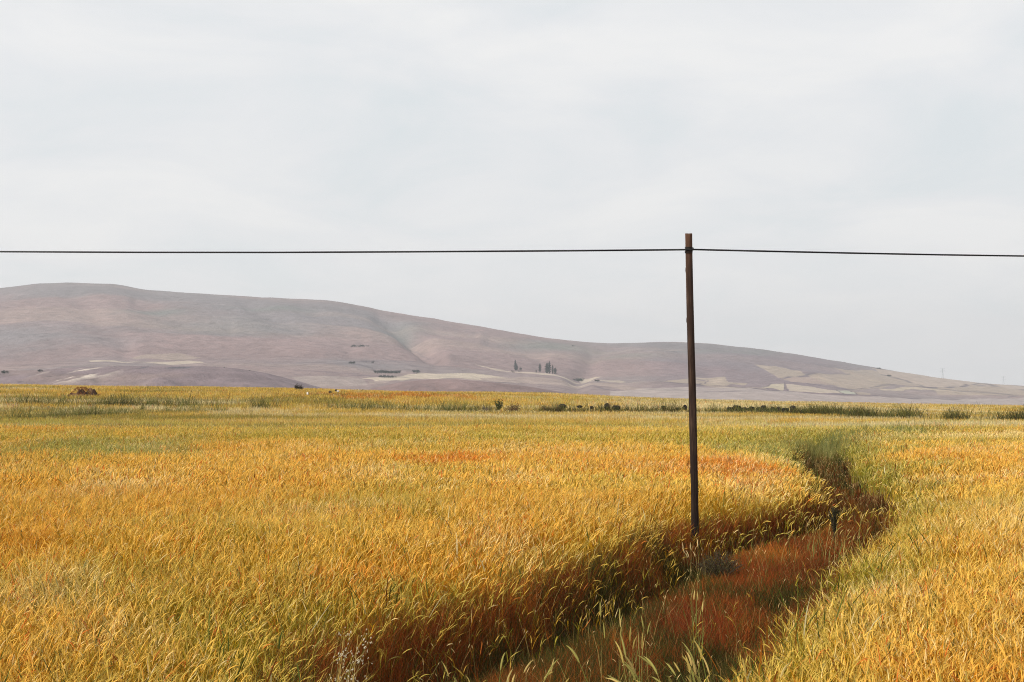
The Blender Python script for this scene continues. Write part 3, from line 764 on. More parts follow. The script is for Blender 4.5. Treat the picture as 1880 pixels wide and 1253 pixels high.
# ------------------------------------------------------------------ pole and cable
print("pole")
PB = hit(1275, 1010)
YP = PB[1]; kx = YP / FPX
def pz(py): return HC - (py - HORIZON) * kx
prof = [(1275.2, 1030, 7.6), (1275, 1000, 7.5), (1274, 900, 6.9), (1272, 780, 6.9), (1270.5, 700, 6.8), (1269, 640, 6.7), (1267.3, 560, 6.5), (1266, 500, 6.3), (1265.5, 465, 6.2), (1265.3, 440, 6.2), (1265.2, 430, 6.3)]
pyy = np.array([p[1] for p in prof][::-1]); pxx = np.array([p[0] for p in prof][::-1]); prr = np.array([p[2] for p in prof][::-1])
rows = np.linspace(1030, 429, 150); seg = 28
th = np.arange(seg) * 2 * PI / seg
TH, RW = np.meshgrid(th, rows)
cxp = np.interp(RW, pyy, pxx); rad = np.interp(RW, pyy, prr) * kx
zc = pz(RW)
bump = (vnoise(np.cos(TH) * 3 + 5, zc * 1.2 + np.sin(TH) * 3, 161) - .5) * .007 + (vnoise(TH * 4.5, zc * .5, 163) - .5) * .004
for (kz, ka, ks) in ((1.3, 2.6, .012), (2.9, 3.6, .010), (4.0, 3.2, .012), (4.9, 2.9, .010), (3.4, 4.6, .01), (2.1, 5.2, .01)):
    bump = bump + ks * np.exp(-((zc - kz) / .035) ** 2 - ((np.angle(np.exp(1j * (TH - ka)))) / .35) ** 2)
rad = rad + bump
PXW = (cxp - 940) * kx + rad * np.cos(TH); PYW = YP + rad * np.sin(TH)
zc2 = zc.copy(); zc2[-1] += (vnoise(np.cos(th) * 2 + 3, np.sin(th) * 2, 165) - .5) * .03
V = np.stack([PXW, PYW, zc2], -1)
s = Soup(); nr = len(rows)
i = (np.arange(nr - 1)[:, None] * seg + np.arange(seg)[None]); j = (np.arange(nr - 1)[:, None] * seg + (np.arange(seg) + 1)[None] % seg)
s.add(V, np.stack([i, j, j + seg, i + seg], -1), (1, 1, 1))
ctr = V[-1].mean(0) + np.array([0, 0, .004]); inner = V[-1] * .5 + ctr * .5; inner[:, 2] += .003
s.add(np.concatenate([V[-1], inner, [ctr]]), np.concatenate([np.stack([np.arange(seg), (np.arange(seg) + 1) % seg, seg + (np.arange(seg) + 1) % seg, seg + np.arange(seg)], -1),
      np.stack([seg + np.arange(0, seg, 2), seg + (np.arange(0, seg, 2) + 1) % seg, seg + (np.arange(0, seg, 2) + 2) % seg, np.full(seg // 2, 2 * seg)], -1)]), (1, 1, 1))
def wood(t):
    o = nn(t, "ShaderNodeOutputMaterial"); p = nn(t, "ShaderNodeBsdfPrincipled"); p.inputs["Roughness"].default_value = .85; p.inputs["Specular IOR Level"].default_value = .2
    tc = nn(t, "ShaderNodeTexCoord"); mp = nn(t, "ShaderNodeMapping"); mp.inputs["Scale"].default_value = (38, 38, 1.6)
    t.links.new(tc.outputs["Object"], mp.inputs[0])
    a = nn(t, "ShaderNodeTexNoise"); a.inputs["Scale"].default_value = 1; a.inputs["Detail"].default_value = 8; a.inputs["Roughness"].default_value = .7; t.links.new(mp.outputs[0], a.inputs["Vector"])
    mp2 = nn(t, "ShaderNodeMapping"); mp2.inputs["Scale"].default_value = (9, 9, 2.6); t.links.new(tc.outputs["Object"], mp2.inputs[0])
    b = nn(t, "ShaderNodeTexNoise"); b.inputs["Scale"].default_value = 1; b.inputs["Detail"].default_value = 5; t.links.new(mp2.outputs[0], b.inputs["Vector"])
    r = nn(t, "ShaderNodeValToRGB"); e = r.color_ramp.elements
    e[0].position = .32; e[0].color = (.016, .008, .006, 1); e[1].position = .74; e[1].color = (.125, .075, .050, 1); m = e.new(.52); m.color = (.036, .019, .013, 1)
    mx = nn(t, "ShaderNodeMix", data_type='FLOAT'); mx.inputs[0].default_value = .45
    t.links.new(a.outputs["Fac"], mx.inputs[2]); t.links.new(b.outputs["Fac"], mx.inputs[3]); t.links.new(mx.outputs[0], r.inputs[0])
    # weathered paler top
    sp = nn(t, "ShaderNodeSeparateXYZ"); t.links.new(tc.outputs["Object"], sp.inputs[0])
    mr = nn(t, "ShaderNodeMapRange"); mr.inputs["From Min"].default_value = 4.9; mr.inputs["From Max"].default_value = 5.45; t.links.new(sp.outputs[2], mr.inputs["Value"])
    hs = nn(t, "ShaderNodeMix", data_type='RGBA'); t.links.new(mr.outputs[0], hs.inputs[0]); t.links.new(r.outputs[0], hs.inputs[6])
    # wood colour gets steadily darker towards the foot
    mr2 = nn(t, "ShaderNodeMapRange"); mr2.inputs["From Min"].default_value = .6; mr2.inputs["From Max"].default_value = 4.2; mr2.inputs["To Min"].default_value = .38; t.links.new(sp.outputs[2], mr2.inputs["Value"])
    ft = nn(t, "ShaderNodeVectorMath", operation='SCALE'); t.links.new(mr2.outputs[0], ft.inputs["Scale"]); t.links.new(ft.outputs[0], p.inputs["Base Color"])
    ad = nn(t, "ShaderNodeVectorMath", operation='MULTIPLY_ADD'); t.links.new(r.outputs[0], ad.inputs[0]); ad.inputs[1].default_value = (1.25, 1.1, 1.0); ad.inputs[2].default_value = (.035, .018, .010)
    t.links.new(ad.outputs[0], hs.inputs[7]); t.links.new(hs.outputs[2], ft.inputs[0])
    bp = nn(t, "ShaderNodeBump"); bp.inputs["Strength"].default_value = .8; bp.inputs["Distance"].default_value = .01; t.links.new(a.outputs["Fac"], bp.inputs["Height"]); t.links.new(bp.outputs[0], p.inputs["Normal"])
    t.links.new(p.outputs[0], o.inputs[0])
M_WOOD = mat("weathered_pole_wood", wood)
def plain(name, col, rough=.6, metal=0, spec=.3):
    def b(t):
        o = nn(t, "ShaderNodeOutputMaterial"); p = nn(t, "ShaderNodeBsdfPrincipled")
        tc = nn(t, "ShaderNodeTexCoord"); no = nn(t, "ShaderNodeTexNoise"); no.inputs["Scale"].default_value = 30; t.links.new(tc.outputs["Object"], no.inputs["Vector"])
        vm = nn(t, "ShaderNodeVectorMath", operation='SCALE'); vm.inputs[0].default_value = [c * 2 for c in col]; t.links.new(no.outputs["Fac"], vm.inputs["Scale"]); t.links.new(vm.outputs[0], p.inputs["Base Color"])
        p.inputs["Roughness"].default_value = rough; p.inputs["Metallic"].default_value = metal; p.inputs["Specular IOR Level"].default_value = spec
        t.links.new(p.outputs[0], o.inputs[0])
    return mat(name, b)
M_CABLE = plain("black_cable_rubber", (.006, .006, .007), .6)
M_IRON = plain("rusty_binding_wire", (.014, .010, .008), .6)
pole = empty("utility_pole", (PB[0], YP, PB[2]))
tag(pole, "dark weathered round wooden pole standing at the edge of the wheat and carrying the cable", "utility pole")
me = s.mesh("pole_shaft", True); me.transform(__import__("mathutils").Matrix.Translation((-PB[0], -YP, -PB[2])))
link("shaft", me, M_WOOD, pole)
ztie = pz(458.5)
s = Soup()
xt = (1265.4 - 940) * kx; rt = 6.3 * kx
for q in range(7):
    a = np.linspace(0, 2 * PI, 29); zt = ztie - .055 + q * .017
    ring = np.stack([xt + np.cos(a) * (rt + .006), YP + np.sin(a) * (rt + .006), zt + np.sin(a + q) * .006], -1)[None]
    s.tubes(ring, np.full((1, 29), .0055), np.ones((1, 29, 3)), 6)
me = s.mesh("binding"); me.transform(__import__("mathutils").Matrix.Translation((-PB[0], -YP, -PB[2])))
link("wire_binding", me, M_IRON, pole)
# knot of the tie on the right
s = Soup()
a = np.linspace(0, 2 * PI, 17)
s.tubes(np.stack([xt + rt + .012 + np.cos(a) * .010, YP - .03 + np.sin(a * 2) * .008, ztie + .012 + np.sin(a) * .022], -1)[None], np.full((1, 17), .006), np.ones((1, 17, 3)), 6)
me = s.mesh("knot"); me.transform(__import__("mathutils").Matrix.Translation((-PB[0], -YP, -PB[2])))
link("tie_knot", me, M_IRON, pole)
# cable: sagging spans each side, passing in front of the pole
yw = YP - rt - .014
def P3(px, py, Y): return np.array([(px - 940) / FPX * Y, Y, HC - (py - HORIZON) / FPX * Y])
pts = [P3(-1500, 447, 33), P3(-700, 457, 30), P3(0, 462, 27.5), P3(250, 463.2, 26.8), P3(500, 463.4, 26.2), P3(750, 462.2, 25.6), P3(940, 461, 25.2), P3(1100, 459.8, 24.8), P3(1230, 458.6, yw + .1), P3(1252, 458.3, yw), P3(1278, 458, yw),
       P3(1300, 458.6, yw + .05), P3(1400, 461, 25), P3(1560, 464.5, 25.8), P3(1720, 467.6, 26.8), P3(1880, 470, 28), P3(2300, 474, 31), P3(3000, 474, 36)]
pts = np.array(pts); dd = np.concatenate([[0], np.cumsum(np.linalg.norm(np.diff(pts, axis=0), axis=1))])
t = np.linspace(0, dd[-1], 600); cab = np.stack([np.interp(t, dd, pts[:, k]) for k in range(3)], -1)
kk = np.hanning(9); kk /= kk.sum()
cs = np.stack([np.convolve(np.pad(cab[:, k], 4, 'edge'), kk, 'valid') for k in range(3)], -1)
near = np.abs(cs[:, 0] - xt) < .6; cs[near] = cab[near]
s = Soup(); s.tubes(cs[None], np.full((1, 600), .0155), np.ones((1, 600, 3)), 8)
tag(link("overhead_cable", s.mesh("cable", True), M_CABLE), "thin black overhead cable crossing the whole sky and tied near the pole top", "cable")

# ------------------------------------------------------------------ trees and bushes
print("trees")
def leaf_cloud(n, fpos, size, cols):
    """n leaf faces at positions fpos(n)->(n,3)"""
    P = fpos(n); A = R.normal(size=(n, 3)); A /= np.linalg.norm(A, axis=1, keepdims=True)
    B = np.cross(A, R.normal(size=(n, 3))); B /= np.linalg.norm(B, axis=1, keepdims=True)
    sz = size * R.uniform(.6, 1.4, n)[:, None]
    v = np.stack([P - A * sz, P - B * sz * .6, P + A * sz, P + B * sz * .6], 1)
    c = np.array(cols)[R.integers(0, len(cols), n)] * R.uniform(.7, 1.3, n)[:, None]
    return v, np.arange(n * 4).reshape(n, 4), np.repeat(c, 4, 0)
TG = [(.008, .022, .016), (.014, .030, .022), (.006, .018, .014)]
M_BARK = plain("grey_bark", (.09, .07, .055), .9)
def trunk_mesh(h, r, limbs, seed, spread):
    rr = np.random.default_rng(seed); s = Soup()
    z = np.linspace(0, 1, 6)
    s.tubes(np.stack([z * 0 + .03 * h * np.sin(z * 3), z * 0, z * h], -1)[None], (r * (1 - .75 * z))[None], np.ones((1, 6, 3)), 7)
    for i in range(limbs):
        a = rr.uniform(0, 2 * PI); z0 = h * rr.uniform(.25, .75); L = spread * rr.uniform(.6, 1); t = np.linspace(0, 1, 4)
        s.tubes(np.stack([np.cos(a) * L * t, np.sin(a) * L * t, z0 + L * .8 * t ** .8], -1)[None], (r * .45 * (1 - .8 * t))[None], np.ones((1, 4, 3)), 5)
    return s.mesh("trunk", True)
def proto(kind):
    """unit tree: height 1"""
    s = Soup()
    if kind == 'poplar':
        def f(n):
            z = R.beta(1.5, 1.7, n); rr_ = .125 * np.sin(np.clip(z, 0, 1) ** .75 * PI) ** .6 * np.sqrt(R.random(n)) * (.85 + .35 * np.sin(z * 40 + R.random(n)))
            a = R.uniform(0, 2 * PI, n); return np.stack([np.cos(a) * rr_, np.sin(a) * rr_, .06 + .94 * z], -1)
        s.add(*leaf_cloud(2600, f, .016, TG)); tr = trunk_mesh(.85, .018, 6, 1, .08)
    elif kind == 'round':
        cent = [(R.normal(0, .22), R.normal(0, .22), R.uniform(.38, .72), R.uniform(.18, .30)) for _ in range(12)]
        def f(n):
            k = np.array(cent)[R.integers(0, len(cent), n)]; d = R.normal(size=(n, 3)); d /= np.linalg.norm(d, axis=1, keepdims=True)
            p = k[:, :3] + d * (k[:, 3] * R.random(n) ** .4)[:, None]; p[:, 2] = np.clip(p[:, 2], .08, 1.0); return p
        s.add(*leaf_cloud(2600, f, .028, TG)); tr = trunk_mesh(.6, .035, 6, 2, .3)
    else:  # spreading shrub, several low lobes
        cent = [(R.normal(0, .45), R.normal(0, .3), R.uniform(.2, .62), R.uniform(.2, .36)) for _ in range(14)]
        def f(n):
            k = np.array(cent)[R.integers(0, len(cent), n)]; d = R.normal(size=(n, 3)); d /= np.linalg.norm(d, axis=1, keepdims=True)
            p = k[:, :3] + d * (k[:, 3] * R.random(n) ** .5)[:, None]; p[:, 2] = np.clip(p[:, 2], .0, 1.0); return p
        s.add(*leaf_cloud(2200, f, .035, TG)); tr = trunk_mesh(.4, .03, 8, 3, .4)
    return s.mesh(kind + "_crown"), tr
PROT = {k: proto(k) for k in ('poplar', 'round', 'shrub')}
for k in PROT: PROT[k][0].materials.append(M_LEAF); PROT[k][1].materials.append(M_BARK)
def hill_tree(kind, name, px, py, wpx, hpx, label, cat, group=None, d=None):
    if d is None: x, y, z = [float(q) for q in hill_pos(px, py)]
    else: x = (px - 940) / FPX * d; y = d; z = HC - (py - HORIZON) / FPX * d
    H = hpx / FPX * y * 1.15; W = wpx / FPX * y * 1.18
    t = empty(name, (x, y, z - .04 * H)); tag(t, label, cat, group)
    base = {'poplar': .25, 'round': .92, 'shrub': 1.5}[kind]
    t.scale = (W / base, W / base, H); t.rotation_euler[2] = random.uniform(0, 6.28) if kind != 'shrub' else 0
    for nm, m in (("crown", PROT[kind][0]), ("trunk", PROT[kind][1])):
        c = bpy.data.objects.new(nm, m); COL.objects.link(c); c.parent = t
    return t
G1 = "poplars standing in the distant valley"
for px, py, w_, h_, lb in [
  (946, 674.5, 4.6, 18, "slender tall poplar at the left end of the distant row of poplars"),
  (948.8, 674.5, 4.4, 11, "short poplar pressed against the right side of the leftmost slender poplar"),
  (991.3, 677, 5.2, 14.5, "lone poplar between the leftmost pair and the dense clump of poplars"),
  (1004.3, 682.5, 8.0, 18, "broadest poplar, the left one of the dense clump"),
  (1008.7, 682.5, 5.6, 21, "tallest poplar of the dense clump, just right of the broadest one"),
  (1014.6, 682.5, 3.4, 15.5, "very thin poplar right of the dense clump"),
  (1019.2, 680.5, 5.4, 10, "shortest full poplar at the right end of the row")]:
    hill_tree('poplar', "poplar_tree", px, py, w_, h_, lb, "poplar", G1)
hill_tree('poplar', "young_poplar", 984.4, 680, 1.8, 6, "tiny young poplar below and left of the lone poplar", "poplar", G1)
G2 = "round trees on the valley fields"
hill_tree('round', "round_tree", 1062, 689.5, 12, 8.5, "dark round tree beside the small pale triangular field right of the poplars", "tree", G2)
hill_tree('shrub', "low_bush", 1054, 687.5, 6, 2.6, "flat bush touching the left side of the round tree right of the poplars", "bush")
hill_tree('round', "round_tree", 765, 690.5, 10, 7.5, "round tree standing alone right of the dark grove", "tree", G2)
hill_tree('round', "round_tree", 956.3, 675, 3.4, 6, "small thin tree just right of the leftmost poplar pair", "tree", G2)
hill_tree('round', "round_tree", 1096.5, 707, 6.5, 4.6, "small bluish tree on the grey field far right of the poplars", "tree", G2)
hill_tree('round', "round_tree", 646, 675.5, 8, 6, "small round tree at the left end of the dark hedge line", "tree", G2)
hill_tree('round', "round_tree", 683.8, 673.5, 4, 3.6, "tiny tree on the hedge line above the dark grove", "tree", G2)
for k, (px, py, w_, h_) in enumerate([(693, 691.4, 9, 7), (700, 691.2, 9, 7.4), (707, 691, 9, 7.2), (712, 690.8, 7, 6.2), (718, 691, 6, 5.6), (724, 690.8, 9, 7), (729.5, 690.6, 8, 7)]):
    hill_tree('round', "grove_tree", px, py, w_, h_, ["leftmost", "second from left", "third from left", "middle", "fifth from left", "second from right", "rightmost"][k] + " tree of the upper row of the dark grove", "tree", "upper row of the dark grove")
for k, (px, py, w_, h_) in enumerate([(700, 697.0, 8, 5), (707, 697.4, 9, 5.6), (714, 697.4, 8, 4.6), (721, 697.8, 8, 4.6)]):
    hill_tree('shrub', "grove_shrub", px, py, w_, h_, ["leftmost", "second", "third", "rightmost"][k] + " shrub of the lower row in front of the dark grove", "shrub", "lower row of the dark grove")
hill_tree('shrub', "hill_shrub", 651, 630.5, 12, 4.5, "left one of two dark shrubs up on the bare hillside", "shrub")
hill_tree('shrub', "hill_shrub", 666, 632.5, 13, 4.5, "right one of two dark shrubs up on the bare hillside", "shrub")
for px, py, w_, h_, lb in [(990, 687.6, 4.5, 2.4, "low bush on the pale strip below the lone poplar"), (1000, 689.4, 5.5, 2.6, "low bush on the pale strip below the dense poplar clump"),
    (942, 679.4, 3.4, 2.8, "small bush just below the leftmost poplar pair"), (940, 676, 4, 2.2, "faint bush left of the leftmost poplar"), (1019, 684.6, 4.5, 2.2, "flat bush under the shortest full poplar"),
    (953, 677.2, 2.6, 1.6, "speck of a bush right below the small thin tree"), (814, 668, 2.4, 2.4, "tiny dark bush alone on the mauve slope right of the grove"), (1052, 637, 3.4, 2.6, "tiny bush high on the green patch near the saddle")]:
    hill_tree('shrub', "small_bush", px, py, w_, h_, lb, "bush", "small bushes of the valley")
hill_tree('round', "round_tree", 1633, 691.5, 5.6, 3.8, "small tree on the dark field line at the right slope", "tree", G2)
hill_tree('round', "crest_tree", 1614, 678.5, 4.4, 3.8, "tiny round tree on the skyline of the right slope", "tree")
hill_tree('round', "round_tree", 7.5, 687.5, 8, 7.5, "dark tree at the far left edge on the low rise", "tree", G2, d=1130)
hill_tree('round', "round_tree", 73, 684, 6, 5.6, "small dark tree on the left part of the low rise", "tree", G2, d=1150)
for px, w_, lb in [(212, 7, "dark bush on the ridge left of centre of the low rise"), (273, 5, "small bush on the ridge above the right white scar"), (330, 4, "small bush on the low rise ridge left of the dark scrub"), (395, 8, "widest dark scrub on the low rise ridge"), (412, 6, "dark scrub touching the widest one on the low rise"), (458, 3, "last small bush at the right shoulder of the low rise")]:
    yy = np.interp(px, [150, 210, 300, 380, 430, 480], [675, 673, 673, 673, 676, 684])
    hill_tree('shrub', "ridge_bush", px, yy + 2.6, w_, 3.4, lb, "bush", "bushes on the low rise", d=1235)

# ---- lattice pylons behind the right slope
def pylon(px, pyb, hpx, D, label, fat):
    x = (px - 940) / FPX * D; zb = HC - (pyb - HORIZON) / FPX * D; H = hpx / FPX * D
    root = empty("lattice_pylon", (x, D, zb)); tag(root, label, "pylon")
    s = Soup()
    def bar(a, b, r=fat): s.tubes(np.array([[a, b]], float), np.full((1, 2), r), np.ones((1, 2, 3)), 4)
    b_, t_ = H * .10, H * .022
    lv = [0, .2, .38, .54, .68, .8, .9, 1.0]
    cor = lambda f: [(sx * (b_ + (t_ - b_) * min(f / .7, 1)), sy * (b_ + (t_ - b_) * min(f / .7, 1)), f * H) for sx, sy in ((-1, -1), (1, -1), (1, 1), (-1, 1))]
    for a, b in zip(lv[:-1], lv[1:]):
        A, B = cor(a), cor(b)
        for q in range(4): bar(A[q], B[q]); bar(A[q], B[(q + 1) % 4], fat * .6); bar(B[q], B[(q + 1) % 4], fat * .6)
    link("mast", s.mesh("mast"), M_STEEL, root)
    for f in (.72, .86, 1.0):
        s = Soup(); w2 = H * .22 * (1.15 - .3 * (f - .72) / .28)
        for sy in (-1, 1):
            bar((-w2, 0, f * H), (w2, 0, f * H), fat * .7)
            bar((-w2, 0, f * H), (0, sy * t_, f * H - H * .05), fat * .6); bar((w2, 0, f * H), (0, sy * t_, f * H - H * .05), fat * .6)
            break
        for sx in (-1, 1): bar((sx * w2 * .95, 0, f * H), (sx * w2 * .95, 0, f * H - H * .04), fat * .7)
        link("crossarm", s.mesh("crossarm"), M_STEEL, root)
M_STEEL = plain("galvanised_steel", (.34, .36, .38), .5, .3)
pylon(1730.5, 698, 21, 4600, "faint steel lattice pylon with crossarms rising behind the right slope", .17)
pylon(1842, 711, 20, 5600, "fainter thin pylon near the right edge of the picture", .13)

# ------------------------------------------------------------------ stones, mound, bushes on the field
print("stones")
def stone(px, py, wpx, hpx, label, group, cols, ybias=0.0):
    x, y, z = hit(px, py + hpx * .5 + 2, .58); y += 1.0
    x = (px - 940) / FPX * y
    W = wpx / FPX * y / 2; H = hpx / FPX * y
    n, m = 12, 16
    a = np.linspace(0, 2 * PI, m, endpoint=False); b = np.linspace(-PI / 2, PI / 2, n)
    B, A = np.meshgrid(b, a, indexing='ij'); sd = random.randint(1, 9999)
    sg = lambda v, p: np.sign(v) * np.abs(v) ** p
    dx = sg(np.cos(B), .7) * np.cos(A); dy = sg(np.cos(B), .7) * np.sin(A); dz = sg(np.sin(B), .8)
    r = .78 + .45 * vnoise(dx * 1.3 + 5, dy * 1.3 + dz * 1.7, sd) + .14 * vnoise(dx * 4 + 9, dy * 4 + dz * 4, sd + 1)
    V = np.stack([dx * r * W, dy * r * W * .8, dz * r * H * .55 + H * .25], -1)
    i = np.arange(n - 1)[:, None] * m + np.arange(m)[None]; j = np.arange(n - 1)[:, None] * m + (np.arange(m) + 1)[None] % m
    s = Soup(); s.add(V, np.stack([i, j, j + m, i + m], -1), cols[random.randrange(len(cols))])
    o = link("field_stone", s.mesh("stone", False), M_STONE); o.location = (x, y, z + .25 * 0 + max(0.35, .30)); o.rotation_euler[2] = random.uniform(-.6, .6)
    o.location.z = HC - (py + hpx * .5 - HORIZON) / FPX * y
    tag(o, label, "stone", group)
    return o
M_STONE = soil_mat("dark_basalt_stone", 5.0, .5, .9, .9)
DKS = [(.022, .016, .016), (.03, .022, .020), (.016, .012, .013)]
GRS = "dark boulders of the old stone row"
for px, py, w_, h_, lb in [
 (1033, 743, 15, 8, "dark low boulder in weeds left of the grey stones"), (1064, 744.5, 11, 5, "greyish flat stone between the weedy boulder and the twin boulders"), (1086, 746, 9, 4.5, "small flat dark stone just left of the twin boulders"),
 (1114, 743, 11, 11, "taller left one of the twin boulders left of the pole"), (1130.5, 746, 15, 8, "lower right one of the twin boulders left of the pole"),
 (1218, 746, 10, 9, "greyish rounded stone between the twin boulders and the pole"), (1257, 745, 10, 8.5, "dark boulder touching the left side of the pole"), (1245, 748.5, 12, 5, "flat dark stone left of the boulder at the pole"),
 (1340, 750, 10, 7, "low boulder at the left end of the black row right of the pole"), (1352.5, 748, 15, 11, "biggest boulder near the left end of the black row"), (1367, 751, 13, 7, "flat boulder right of the biggest one in the black row"),
 (1379, 750, 11, 8, "fourth boulder from the left end of the black row"), (1393, 751, 10, 7, "fifth boulder from the left end of the black row"), (1401, 748.5, 10, 11, "tall round boulder in the middle of the black row"),
 (1408, 752.5, 8, 5, "small stone just right of the tall middle boulder"), (1418, 751, 7, 9, "narrow upright boulder right of the gap in the black row"), (1429, 751, 9, 9, "squarish boulder third from the right end of the black row"),
 (1441, 752, 13, 8, "broad boulder second from the right end of the black row"), (1455.5, 749.5, 10, 11, "upright boulder closing the right end of the black row")]:
    q_ = 1.1 if px > 1300 else .88
    stone(px, py + (0 if px > 1300 else 1.5), w_ * q_, h_ * q_, lb, GRS, DKS)
tag_w = [(565, 722, 3.5, 4.5, "small white stone in the far field below the dark bush", [(.6, .56, .5)]), (621, 718, 4.5, 3, "white flat stone on the skyline of the far field", [(.55, .5, .46)]),
         (617, 716.5, 4, 3, "dark stone leaning on the white flat stone", DKS), (606, 719, 6, 3, "dark reddish stone left of the white flat stone", [(.06, .025, .018)])]
for px, py, w_, h_, lb, cl in tag_w: stone(px, py, w_, h_, lb, None, cl)

# earth mound with rusty plants
mx_, my_, mz_ = hit(150, 722)
my_ = min(my_, 150.0); mx_ = (150 - 940) / FPX * my_; mz_ = float(ground(mx_, my_))
sc_ = my_ / FPX
g = np.linspace(-1, 1, 70); GX, GY = np.meshgrid(g, g)
rr_ = np.sqrt(GX ** 2 + GY ** 2)
top = HC - (709.5 - HORIZON) * sc_ - mz_
lump = np.zeros_like(GX)
for (lx_, ly_, lw_, lh_) in ((.0, 0, .30, .85), (.32, .1, .24, 1.0), (-.30, -.1, .26, .62), (-.62, 0, .22, .40), (.62, 0, .2, .45), (.12, -.4, .3, .5), (.48, -.2, .16, .9), (-.1, .2, .12, .95)):
    lump = np.maximum(lump, lh_ * np.exp(-((GX - lx_) ** 2 + ((GY - ly_) * .8) ** 2) / lw_ ** 2))
hh = lump * top * .85 + (fbm(GX * 6 + 9, GY * 6 + 9, 171, 4) - .5) * .5 * (1 - rr_ ** 2).clip(0)
V = np.stack([GX * 50 * sc_, GY * 20 * sc_, hh - .05], -1)
cn = fbm(GX * 5, GY * 5, 173, 3)[..., None]
C = np.array([.045, .024, .015]) * (1 - cn) * 1.6 + np.array([.14, .08, .04]) * hermite(cn, .5, .7)
mound = empty("earth_mound", (mx_, my_, mz_)); tag(mound, "heap of dark earth topped with rusty plants on the left skyline of the field", "mound")
link("earth", grid_mesh("earth", V, C), M_SOIL, mound)
n = 900; X = R.normal(0, 15, n) * sc_ + 8 * sc_; Y = R.normal(0, 8, n) * sc_
s = Soup(); q = np.sqrt((X / (33 * sc_)) ** 2 + (Y / (20 * sc_)) ** 2); zb = (1 - hermite(q, .15, 1)) * top * .9 - .05
S, _ = arc(np.stack([X, Y, zb], -1), R.uniform(0, 2 * PI, n), R.uniform(0, .3, n), R.uniform(.3, 1.2, n), R.uniform(.10, .24, n), 3)
cc = np.array([(.34, .11, .025), (.16, .045, .02), (.30, .22, .05)])[R.choice(3, n, p=[.5, .2, .3])] * R.uniform(.6, 1.3, n)[:, None]
s.ribbons(S, side(R.uniform(0, PI, n), np.full(n, .018), 3, [1, .8, .3]), rep(cc, 3))
link("weeds", s.mesh("weeds"), M_GRASS, mound)

def field_bush(name, px, py, wpx, hpx, cols, label, nl=1500, stems=26, upright=.0, cat="bush", leaf=.03, depth=None, twig=(.10, .07, .05), fill=1.0):
    """branching bush: stems fanned from the foot, leaves along them"""
    x, y, z = hit(px, py, 0 if py > 900 else .55)
    if depth: y = depth; x = (px - 940) / FPX * y; z = float(ground(x, y))
    W = wpx / FPX * y / 2; H = HC - (py - hpx - HORIZON) / FPX * y - z
    root = empty(name, (x, y, z)); tag(root, label, cat)
    n = stems; az = R.uniform(0, 2 * PI, n); sp = np.sqrt(R.random(n))
    t = np.linspace(0, 1, 7)[None, :]
    r_ = (sp * W)[:, None] * t ** (1.0 + upright); zz_ = (H * (1 - (.45 - .3 * upright) * sp ** 2) * R.uniform(.7, 1.0, n))[:, None] * t ** .85
    S = np.stack([np.cos(az)[:, None] * r_ + R.normal(0, W * .03, (n, 7)), np.sin(az)[:, None] * r_ * .8 + R.normal(0, W * .03, (n, 7)), zz_], -1)
    s = Soup(); s.tubes(S, (np.linspace(1, .3, 7) * H * .012)[None].repeat(n, 0), np.broadcast_to(np.array(twig), (n, 7, 3)), 4)
    link("stems", s.mesh("stems"), M_LEAF, root)
    k = R.integers(0, n, nl); f = R.uniform(.12, 1, nl) * 5.99; i0 = f.astype(int); fr = (f - i0)[:, None]
    P = S[k, i0] * (1 - fr) + S[k, i0 + 1] * fr + R.normal(0, W * .09, (nl, 3)); P[:, 2] = np.abs(P[:, 2])
    s = Soup(); s.add(*leaf_cloud(nl, lambda q: P, leaf, cols)); link("foliage", s.mesh("foliage"), M_LEAF, root)
    return root
field_bush("dark_bush", 548, 713, 23, 10, [(.022, .022, .016), (.035, .035, .02)], "round dark bush on the skyline of the far field", 1800, 30, leaf=.045, depth=176)
field_bush("dark_bush", 665, 718, 10, 6, [(.02, .025, .015), (.035, .04, .02)], "small dark bush on the skyline above the rusty grass strip", 700, 20, leaf=.04, depth=178)
field_bush("field_shrub", 262, 752, 16, 14, [(.17, .16, .035), (.24, .20, .05)], "yellow green shrub standing alone in the pale strip of the left field", 900, 30, .3, leaf=.035)
field_bush("broad_leaved_plant", 915, 750, 20, 19, [(.09, .11, .03), (.05, .06, .02)], "upright dark green plant at the left end of the stone row", 700, 18, .8, leaf=.05)
field_bush("rusty_bush", 942, 752, 34, 15, [(.14, .06, .035), (.10, .085, .04), (.17, .12, .05)], "rusty brown bush right of the upright green plant", 1600, 40, 0, leaf=.035)
field_bush("grey_bush", 892, 752, 24, 9, [(.20, .15, .12), (.16, .13, .09)], "low greyish dry bush left of the upright green plant", 900, 30, 0, leaf=.03)
field_bush("rusty_bush", 1000, 752, 24, 13, [(.16, .12, .04), (.20, .10, .03), (.12, .13, .04)], "ochre bush between the rusty bush and the first boulder", 1100, 30, 0, leaf=.035)
field_bush("grey_green_shrub", 1320, 1070, 100, 66, [(.062, .062, .022), (.095, .088, .036), (.040, .040, .014), (.045, .028, .010)], "grey green shrub with small leaves on the track right of the pole foot", 6500, 120, .0, "shrub", .0075)
field_bush("thistle", 1530, 985, 24, 62, [(.034, .038, .016), (.055, .055, .024), (.024, .026, .012)], "dark blue green thistle standing at the bend of the track", 1500, 14, .7, "thistle", .013, depth=27.5)

